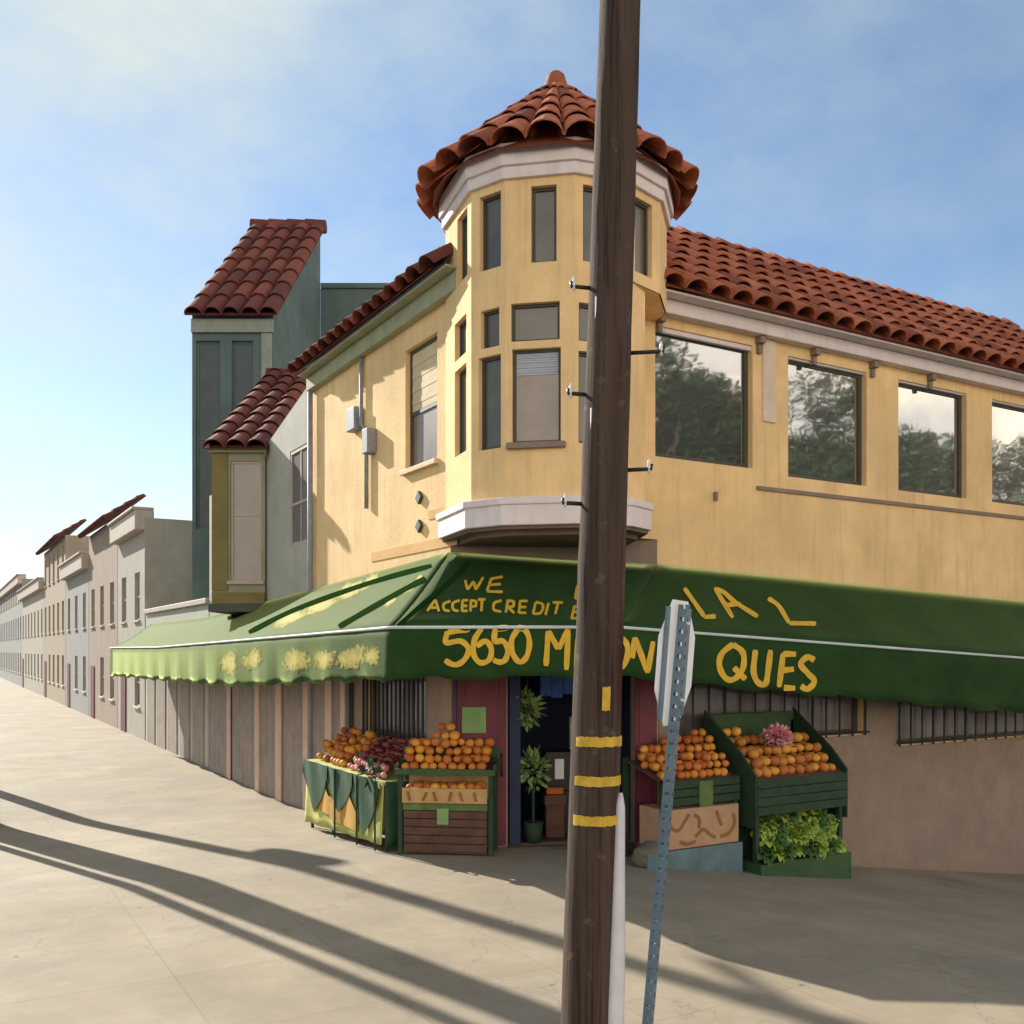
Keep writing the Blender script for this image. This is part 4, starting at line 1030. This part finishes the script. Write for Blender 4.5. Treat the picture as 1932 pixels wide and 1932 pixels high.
heap('peach', PEACH, .055, 'pink peach at the near street edge of the side stall', 'pink peaches on the side stall', 'peach', (SX + .0, 2.45, .90), (0, -1, 0), (1, 0, 0), 1.35, .17, lambda a, b: .14, 26, 7)
lf = thing('leaf_sprig', 'dark green leafy sprig over the near corner of the side stall', 'plant', (SX - .05, 1.35, .95))
def leafs(mb, c, n, rad, ln, wd, rg, up=.3, flat=.6):
    c = Vector(c)
    for _ in range(n):
        d = Vector((rg.gauss(0, 1), rg.gauss(0, 1), rg.gauss(up, flat))).normalized()
        p = c + Vector((d.x * rad[0], d.y * rad[1], d.z * rad[2])) * rg.uniform(.35, 1)
        a = (d + Vector((rg.uniform(-.6, .6), rg.uniform(-.6, .6), rg.uniform(-.5, .5)))).normalized(); s = a.cross(Vector((rg.uniform(-1, 1), rg.uniform(-1, 1), 1))).normalized(); q = a.cross(s)
        l = ln * rg.uniform(.7, 1.25); ww = wd * rg.uniform(.7, 1.2)
        mb.add([p, p + a * l * .5 + s * ww * .5 + q * ww * .12, p + a * l, p + a * l * .5 - s * ww * .5 + q * ww * .12], [(0, 1, 2), (0, 2, 3)], rg.random())
rg = random.Random(4)
w = MB(); leafs(w, (SX - .05, 1.35, .98), 26, (.05, .22, .08), .16, .08, rg); w.build('foliage', 'flag_green', lf)
w = MB(); w.tube([(SX - .02, 1.3, .90), (SX - .05, 1.32, 1.16)], .008, 6); w.build('stem', 'stand_dark', lf)

# --- stands on the right-hand street front
def rbox(mb, x0, x1, y0, y1, z0, z1): mb.box(x0, x1, y0, y1, z0, z1); return mb
S3 = thing('fruit_stand', 'fruit stand with teal base board right behind the stop sign', 'fruit stand', (1.35, -.95, -.2))
x0, x1, yf, yb = .72, 1.96, -1.32, -.55
for x in (x0, x1 - .06):
    for y in (yf, yb): rbox(MB(), x, x + .06, y, y + .06, -.35, .98 if y == yf else 1.2).build('leg', 'stand_dark', S3)
m_ = MB()
for i in range(3): rbox(m_, x0 - .02, x1 + .02, yf - .03, yf - .004, .66 + i * .107, .755 + i * .107)
m_.build('front_panel', 'stand_dark', S3, bevel=.006)
rbox(MB(), 1.28, 1.5, yf - .045, yf - .031, .58, .95).build('hanging_tag', 'moss_strip', S3)
m_ = MB(); m_.obox((x0, yf, .94), (1, 0, 0), Vector((0, .7, .2)).normalized(), Z3, 0, x1 - x0, .0, .75, 0, .02); m_.build('tray', 'crate_brown', S3)
m_ = MB(); rbox(m_, x0 - .3, x1 + .02, yf - .08, yf - .04, -.42, .12); m_.build('base_board', 'teal_board', S3, bevel=.008)
m_ = MB(); rbox(m_, x0 + .02, x1 - .02, yf - .05, yf + .5, .125, .62); bx = tag(m_.build('produce_box', 'card_pink', None, bevel=.012), 'pinkish tan cardboard box with brown squiggles under the right stand', 'box')
m_ = MB()
def ribbon(mb, pts, wd, y):
    L = smooth_line(pts, 5)
    A_ = []; B_ = []
    for i, p in enumerate(L):
        d = (L[min(i + 1, len(L) - 1)] - L[max(i - 1, 0)]).normalized(); n_ = Vector((-d.y, d.x)) * wd / 2
        A_.append(p + n_); B_.append(p - n_)
    for i in range(len(L) - 1):
        q = [A_[i], A_[i + 1], B_[i + 1], B_[i]]; mb.add([(v.x, y, v.y) for v in q], [(0, 1, 2, 3)])
for k, pts in enumerate(([(.78, .57), (.8, .42), (.92, .36), (1.02, .46), (1.1, .55)], [(1.18, .54), (1.26, .48), (1.26, .36)], [(1.2, .26), (1.33, .34), (1.45, .26), (1.54, .22)], [(1.55, .56), (1.6, .44), (1.64, .36)], [(1.62, .22), (1.78, .26), (1.86, .38), (1.84, .5)], [(.95, .22), (1.06, .18), (1.2, .2)])):
    m_ = MB(); ribbon(m_, pts, .045, yf - .054 - .001 * k); m_.build('printed_mark', 'card_mark', bx)
heap('orange', ORANGE, .062, 'orange on the stand with the teal base board right of the door', 'oranges on the stand right of the door', 'orange', (x0, yf, .97), (1, 0, 0), (0, 1, 0), x1 - x0, .7, lambda a, b: .1 + (.2 + .35 * max(0, a - .2)) * b + .1 * b, 95, 9)
S4 = thing('fruit_stand', 'dark green fruit stand with a slanted side board at the right', 'fruit stand', (2.95, -1.1, -.4))
x0, x1, yf, yb = 2.12, 3.75, -1.52, -.6
for x in (x0, x1 - .06):
    for y in (yf + .03, yb): rbox(MB(), x, x + .06, y, y + .06, -.8, .92 if y < -1 else 1.6).build('leg', 'stand_dark', S4)
m_ = MB()
prof = [(yf - .02, .30), (yf - .02, .98), (yf + .25, 1.25), (yb + .05, 1.78), (yb + .05, .30)]
for xx in (x0 - .05, x1 + .02):
    m_ = MB(); vs = [(xx + d, y, z) for d in (0, .03) for y, z in prof]; k = len(prof)
    m_.add(vs, [tuple(range(k)), tuple(range(2 * k - 1, k - 1, -1))] + [(i, (i + 1) % k, (i + 1) % k + k, i + k) for i in range(k)])
    m_.build('side_board', 'stand_dark', S4, bevel=.006)
m_ = MB()
for i in range(4): rbox(m_, x0 - .02, x1 + .02, yf - .03, yf - .004, .46 + i * .118, .57 + i * .118)
m_.build('front_panel', 'stand_dark', S4, bevel=.006)
rbox(MB(), x0, x1, yb, yb + .04, .9, 1.72).build('back_board', 'stand_green', S4, bevel=.006)
m_ = MB(); m_.obox((x0, yf, .90), (1, 0, 0), Vector((0, .85, .32)).normalized(), Z3, 0, x1 - x0, .0, .92, 0, .02); m_.build('tray', 'crate_brown', S4)
m_ = MB(); rbox(m_, x0 - .03, x1 + .03, yf - .10, yf + .5, -.8, -.16); m_.build('base_crate', 'stand_green', S4, bevel=.01)
rbox(MB(), x0, x1, yf + .42, yf + .46, -.155, .46).build('shelf_back', 'stand_dark', S4)
heap('mango', MANGO, .078, 'yellow orange mango on the dark green stand with the slanted side board', 'mangoes on the dark green stand', 'mango', (x0 + .0, yf + .02, .93), (1, 0, 0), (0, 1, 0), x1 - x0, .85, lambda a, b: .12 + .52 * b + .12 * b * math.exp(-((a - .08) / .12) ** 2) - .16 * b * math.exp(-((a - .28) / .14) ** 2), 150, 10)
# lettuces on the low shelf
def lettuce_mesh(seed):
    rg = random.Random(seed); mb = MB()
    for ring_, (n_, r_, z_, l_) in enumerate(((9, .09, .03, .13), (8, .07, .07, .12), (6, .04, .11, .10))):
        for k in range(n_):
            a = 2 * math.pi * (k + .5 * ring_) / n_ + rg.uniform(-.15, .15)
            d = Vector((math.cos(a), math.sin(a), 0)); s = Vector((-d.y, d.x, 0))
            P_ = []
            for j in range(4):
                t = j / 3; wdt = l_ * (.25, .75, .8, .3)[j] * rg.uniform(.85, 1.1)
                c = d * (r_ * .3 + l_ * t * .8) + Z3 * (z_ + .10 * t - .09 * t * t * (2 - ring_ * .6) + .03)
                for q in (-1, 0, 1): P_.append(c + s * q * wdt * .6 + Z3 * (abs(q) * .025 + rg.uniform(-.012, .012)))
            mb.add(P_, [(j * 3 + q, j * 3 + q + 1, j * 3 + q + 4, j * 3 + q + 3) for j in range(3) for q in range(2)])
    me = bpy.data.meshes.new('lettuce'); me.from_pydata([tuple(v) for v in mb.v], [], mb.f); return me
Lm = [lettuce_mesh(i) for i in range(3)]
for m2, mm in zip(Lm, ('leaf', 'leaf', 'leaf_dark')): m2.materials.append(MATS[mm])
rg = random.Random(21); k = 0
for row, z in enumerate((-.15, -.0, .15, .29)):
    for i in range(8):
        x = x0 + .12 + i * .2 + (row % 2) * .08 + rg.uniform(-.03, .03)
        if x > x1 - .08: continue
        y = yf + .02 + row * .07 + rg.uniform(-.02, .02)
        dark = (row == 3 and i % 3 == 0) or (row == 0 and i % 2 == 0) or rg.random() < .15
        o = bpy.data.objects.new('lettuce', Lm[2] if dark else Lm[k % 2]); k += 1; COL.objects.link(o); o.location = (x, y, z)
        o.rotation_euler = (rg.uniform(.2, .8), rg.uniform(-.3, .3), rg.uniform(0, 6)); s = rg.uniform(.85, 1.1); o.scale = (s, s, s)
        tag(o, 'dark green leafy head on the low shelf of the right stand' if dark else 'bright green lettuce on the low shelf of the right stand', 'lettuce', 'dark leafy heads on the low shelf' if dark else 'lettuces on the low shelf')
# potted pink flower
fp = on_plane(1462, 1425, (0, -1.05, 0), (0, 1, 0))
FL = thing('potted_flower', 'pink bushy flower in a pale pot above the right oranges', 'flower', (fp.x, -1.1, fp.z - .1))
fx, fy, fz = fp.x, -1.1, fp.z + .06
w = MB(); n = 14; prof = [(.04, -.16), (.055, .0), (.062, .02), (.05, .02), (.045, -.01), (.0, -.01)]
vs = []
for r_, z in prof: vs += [(fx + r_ * math.cos(2 * math.pi * k / n), fy + r_ * math.sin(2 * math.pi * k / n), fz + z) for k in range(n)]
w.add(vs, [(j * n + k, j * n + (k + 1) % n, (j + 1) * n + (k + 1) % n, (j + 1) * n + k) for j in range(len(prof) - 1) for k in range(n)]); w.build('pot', 'pot', FL, smooth=True)
rg = random.Random(31)
w = MB(); leafs(w, (fx, fy, fz + .2), 900, (.21, .18, .15), .05, .045, rg, .2, .8); w.build('blossom', 'petal', FL)
w = MB(); leafs(w, (fx, fy, fz + .1), 60, (.2, .16, .08), .1, .04, rg, .0, .5); w.build('foliage', 'leaf_dark', FL)
# sack at the foot of the right door leaf
sk = cam_pt(1222, 12.1, 0); gz0 = ground(sk.x, sk.y)
bm = bmesh.new(); bmesh.ops.create_icosphere(bm, subdivisions=3, radius=.2)
rg = random.Random(2)
for v in bm.verts:
    f = 1 + .10 * math.sin(v.co.x * 23 + v.co.y * 9) + .06 * math.sin(v.co.z * 31 + v.co.x * 14); v.co.x *= 1.05 * f; v.co.y *= .8 * f; v.co.z = max(v.co.z * .85 * f, -.13)
me = bpy.data.meshes.new('sack'); bm.to_mesh(me); bm.free(); me.polygons.foreach_set('use_smooth', [True] * len(me.polygons)); me.materials.append(MATS['sack'])
o = bpy.data.objects.new('sack', me); COL.objects.link(o); o.location = (sk.x, sk.y, gz0 + .13); WORLD[o.name] = Matrix.Translation(o.location)
tag(o, 'lumpy olive grey sack on the pavement behind the sign post', 'sack')

# --- things inside the doorway
def chp(px, py, d):
    p = on_plane(px, py, Q13 - CN3 * d, CN3); return p
def hang_plant(px, py, rad, label, hang):
    c = chp(px, py, .12 if hang else .16)
    t = thing('leafy_plant', label, 'plant', c)
    rg = random.Random(int(px)); w = MB(); leafs(w, c, 220, rad, .13, .06, rg, -.1 if hang else .3, .9); w.build('foliage', 'leaf_plant', t)
    w = MB()
    if hang: w.tube([c + Z3 * .05, Vector((c.x, c.y, 2.72))], .008, 6)
    else: w.tube([c - Z3 * .1, Vector((c.x, c.y, .3))], .02, 6)
    w.build('stem', 'stand_dark', t)
    w = MB(); n = 12; vs = []
    b_ = c - Z3 * .12 if hang else Vector((c.x, c.y, .02))
    prof = [(.05, 0), (.085, .13), (.075, .13), (.0, .11)] if hang else [(.1, 0), (.14, .28), (.125, .28), (0, .25)]
    for r_, z in prof: vs += [b_ + Vector((r_ * math.cos(2 * math.pi * k / n), r_ * math.sin(2 * math.pi * k / n), z)) for k in range(n)]
    w.add(vs, [(j * n + k, j * n + (k + 1) % n, (j + 1) * n + (k + 1) % n, (j + 1) * n + k) for j in range(len(prof) - 1) for k in range(n)] + [tuple(range(n))]); w.build('pot', 'stand_dark', t, smooth=True)
hang_plant(995, 1338, (.15, .12, .22), 'green trailing plant hanging high in the shop entrance', True)
hang_plant(1006, 1455, (.18, .14, .25), 'green potted plant standing low in the shop entrance', False)
def inbox(x0, x1, y0, y1, d, dep, mb):
    a = chp(x0, y1, d); b = chp(x1, y0, d)
    u0 = (a - Q13).dot(CU3); u1 = (b - Q13).dot(CU3); mb.obox(Q13, CU3, CN3, Z3, u0, u1, -d - dep, -d, a.z, b.z); return u0, u1, a.z, b.z
CB = thing('display_cabinet', 'black display cabinet with a white paper scrap inside the entrance', 'cabinet', chp(1070, 1600, .9))
w = MB(); u0, u1, z0, z1 = inbox(1030, 1112, 1418, 1492, .7, .4, w); w.obox(Q13, CU3, CN3, Z3, u0 + .03, u1 - .03, -1.05, -.74, .02, z0 - .004); w.build('body', 'black_box', CB, bevel=.01)
w = MB(); inbox(1075, 1112, 1352, 1414, .72, .05, w); w.build('side_panel', 'leaf_plant', CB)
w = MB(); a, b, c, d = inbox(1047, 1064, 1432, 1470, .685, .012, w); w.build('paper_scrap', 'paper', CB)
CR1 = thing('orange_crate', 'small crate of orange goods low inside the entrance', 'crate', chp(1050, 1600, .5))
w = MB(); u0, u1, z0, z1 = inbox(1028, 1068, 1500, 1520, .45, .25, w); w.obox(Q13, CU3, CN3, Z3, u0 + .02, u1 - .02, -.68, -.47, .02, z0 - .003); w.build('body', 'crate_brown', CR1, bevel=.006)
w = MB(); inbox(1031, 1064, 1486, 1499.5, .47, .2, w); w.build('goods', 'orange_peel', CR1, bevel=.02)

# ------------------------------------------------------------------ beyond the frame: what casts the shadow stripes and fills the window reflections
SUN_AZ = Vector((-.235, .972)).normalized(); EL = R(26)
def uphill(px, py, dist):            # a ground point seen in the photo, moved towards the sun
    d = ray(px, py); p = CAM3 + d * (-H / d.z); return Vector((p.x + SUN_AZ.x * dist, p.y + SUN_AZ.y * dist, 0))
p1 = uphill(620, 1650, 14.6)
UP = thing('utility_pole', 'brown utility pole with a transformer can on the left street kerb', 'utility pole', (p1.x, p1.y, ground(p1.x, p1.y)))
w = MB(); w.tube([(p1.x, p1.y, -.6), (p1.x, p1.y, 11.4)], [.19, .15], 14); w.build('shaft', 'pole_wood', UP, smooth=True)
w = MB(); w.tube([(p1.x + .38, p1.y, 6.0), (p1.x + .38, p1.y, 6.06), (p1.x + .38, p1.y, 6.8), (p1.x + .38, p1.y, 6.86)], [.2, .24, .24, .1], 16); w.box(p1.x + .1, p1.x + .2, p1.y - .04, p1.y + .04, 6.2, 6.3); w.build('transformer', 'grey_box', UP)
w = MB(); w.obox((p1.x, p1.y, 9.9), (.2, 1, 0), (1, -.2, 0), Z3, -.9, .9, .12, .22, -.06, .06); w.build('crossarm', 'pole_wood', UP)
def tree(name, base, h, rx, rz0, label, nleaf, leaf, seed, column=False):
    rg = random.Random(seed); t = thing(name, label, 'tree', base)
    b = Vector(base); w = MB(); w.tube([b - Z3 * .3, b + Z3 * h * .3, b + Z3 * h * .75], [rx * .07 + .05, rx * .05 + .04, .03], 10)
    if not column:
        for k in range(7):
            a = k * 2.4; st = b + Z3 * h * (.28 + .05 * k); w.tube([st, st + Vector((math.cos(a) * rx * .5, math.sin(a) * rx * .5, h * .18))], [rx * .03, .02], 6)
    w.build('trunk', 'bark', t, smooth=True)
    cl = MB()
    if column:
        for k in range(nleaf // 14):
            q = rg.random(); rr_ = rx * (.8 + .25 * math.sin(q * 17 + 2)) * rg.uniform(.5, 1.1)
            a = rg.uniform(0, 6.283); c = b + Vector((math.cos(a) * rr_ * (1 - q) ** .35, math.sin(a) * rr_ * (1 - q) ** .35, rz0 + q * (h - rz0)))
            leafs(cl, c, 14, (.12, .12, .22), leaf, leaf * .42, rg, .8, .5)
    else:
        lobes = [(Vector((rg.gauss(0, rx * .45), rg.gauss(0, rx * .45), rg.uniform(h * .4, h * .88))), rg.uniform(.3, .55) * rx) for _ in range(22)]
        for c, r_ in lobes: leafs(cl, b + c, nleaf // 22, (r_, r_, r_ * .75), leaf, leaf * .6, rg, .2, .8)
    cl.build('crown', 'leaf_tree', t); return t
p2 = uphill(520, 1732, 9.6)
OP = thing('wooden_post', 'stout weathered wooden post at the left street kerb', 'post', (p2.x, p2.y, ground(p2.x, p2.y)))
w = MB(); w.tube([(p2.x, p2.y, -.5), (p2.x, p2.y, 3), (p2.x, p2.y, 7.2)], [.34, .33, .2], 16); w.build('shaft', 'pole_wood', OP, smooth=True)
w = MB(); w.tube([(p2.x, p2.y, 7.2), (p2.x, p2.y, 7.3)], [.22, .1], 16); w.build('cap', 'grey_box', OP)
p3 = uphill(520, 1788, 9.4)
LPp = thing('marker_post', 'thin tall grey marker post at the left street kerb', 'post', (p3.x, p3.y, ground(p3.x, p3.y)))
w = MB(); w.tube([(p3.x, p3.y, -.5), (p3.x, p3.y, 6.8)], .09, 12); w.build('shaft', 'post_metal', LPp, smooth=True)
w = MB(); w.tube([(p3.x, p3.y, 6.8), (p3.x, p3.y, 6.92)], [.12, .05], 12); w.build('cap', 'post_metal', LPp, smooth=True)
for k, (x, y, h, r_) in enumerate(((19.0, -22, 19.0, 4.2), (25.0, -23, 20.6, 5.2), (33, -24, 18.6, 5.0), (44, -24, 18.0, 5.0))):
    tree('street_tree', (x, y, ground(x, y) - .14), h, r_, 2, ('dark broad tree across the street, nearest the crossing', 'dark round tree across the street, second along', 'tall dark tree across the street, furthest right', 'lower dark tree across the street, left of the others')[k], 36000, .26, 40 + k)

# ------------------------------------------------------------------ camera, light, sky
cam = bpy.data.cameras.new('camera'); co = bpy.data.objects.new('camera', cam); COL.objects.link(co)
co.location = CAM3; co.rotation_euler = (R(90), 0, -PHI)
cam.sensor_width = 36; cam.lens = 36 * F / 1932; cam.shift_y = (HZ - 966) / 1932; cam.clip_end = 2000; cam.clip_start = .1
SC.camera = co
sun = bpy.data.lights.new('sun', 'SUN'); so = bpy.data.objects.new('sun', sun); COL.objects.link(so)
sun.energy = 5.0; sun.angle = R(.53); sun.color = (1, .94, .83)
sd_ = Vector((SUN_AZ.x * math.cos(EL), SUN_AZ.y * math.cos(EL), math.sin(EL)))
so.rotation_euler = sd_.to_track_quat('Z', 'Y').to_euler(); so.location = (0, 0, 30)
wd = bpy.data.worlds.new('World'); SC.world = wd; wd.use_nodes = True
t = wd.node_tree; bg = t.nodes['Background']
sky = N(t, 'ShaderNodeTexSky', sky_type='NISHITA', sun_disc=False, sun_elevation=EL, sun_rotation=math.atan2(SUN_AZ.x, SUN_AZ.y), air_density=1.0, dust_density=.12, ozone_density=2.0)
tc = N(t, 'ShaderNodeTexCoord'); mp = N(t, 'ShaderNodeMapping'); mp.inputs['Scale'].default_value = (1, 1, 1.7); mp.inputs['Location'].default_value = (.3, .1, .2)
t.links.new(tc.outputs['Generated'], mp.inputs['Vector'])
f = ramp(t, noise(t, mp.outputs['Vector'], 2.3, 9, .58), [(.38, (.06, .06, .06)), (.66, (.9, .9, .9))])
dp = N(t, 'ShaderNodeVectorMath', operation='DOT_PRODUCT'); dp.inputs[1].default_value = tuple(-VX)
t.links.new(tc.outputs['Generated'], dp.inputs[0])
ml = N(t, 'ShaderNodeMapRange', ins={'From Min': -.5, 'From Max': .5, 'To Min': .3, 'To Max': 1.2}); t.links.new(dp.outputs['Value'], ml.inputs['Value'])
mm = N(t, 'ShaderNodeMath', operation='MULTIPLY'); t.links.new(f, mm.inputs[0]); t.links.new(ml.outputs[0], mm.inputs[1])
c = mix(t, mm.outputs[0], sky.outputs['Color'], (4.8, 5.3, 4.95))
# bright warm bank added to the unseen sky behind the viewer, filling shaded walls
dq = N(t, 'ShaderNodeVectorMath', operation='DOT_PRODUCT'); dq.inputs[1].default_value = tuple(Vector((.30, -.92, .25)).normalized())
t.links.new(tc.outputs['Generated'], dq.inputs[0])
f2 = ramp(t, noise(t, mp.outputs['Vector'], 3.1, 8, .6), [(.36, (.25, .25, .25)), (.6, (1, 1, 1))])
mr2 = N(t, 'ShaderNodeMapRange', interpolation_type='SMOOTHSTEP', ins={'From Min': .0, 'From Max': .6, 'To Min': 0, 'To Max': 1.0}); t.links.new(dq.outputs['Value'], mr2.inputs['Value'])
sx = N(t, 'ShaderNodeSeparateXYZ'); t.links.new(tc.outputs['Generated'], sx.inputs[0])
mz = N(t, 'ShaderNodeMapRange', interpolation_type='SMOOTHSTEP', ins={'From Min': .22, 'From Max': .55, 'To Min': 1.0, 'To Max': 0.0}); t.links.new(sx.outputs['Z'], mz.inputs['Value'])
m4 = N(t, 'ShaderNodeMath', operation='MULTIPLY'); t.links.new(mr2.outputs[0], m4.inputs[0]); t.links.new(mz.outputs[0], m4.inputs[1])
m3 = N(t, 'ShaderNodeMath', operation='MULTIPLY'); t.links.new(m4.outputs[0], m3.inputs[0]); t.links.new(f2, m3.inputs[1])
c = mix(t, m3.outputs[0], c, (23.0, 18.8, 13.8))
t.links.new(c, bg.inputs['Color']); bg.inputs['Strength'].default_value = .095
SC.view_settings.view_transform = 'Standard'; SC.view_settings.look = 'None'; SC.view_settings.exposure = .78; SC.view_settings.gamma = 1
SC.cycles.max_bounces = 8
SC.cycles.use_denoising = True
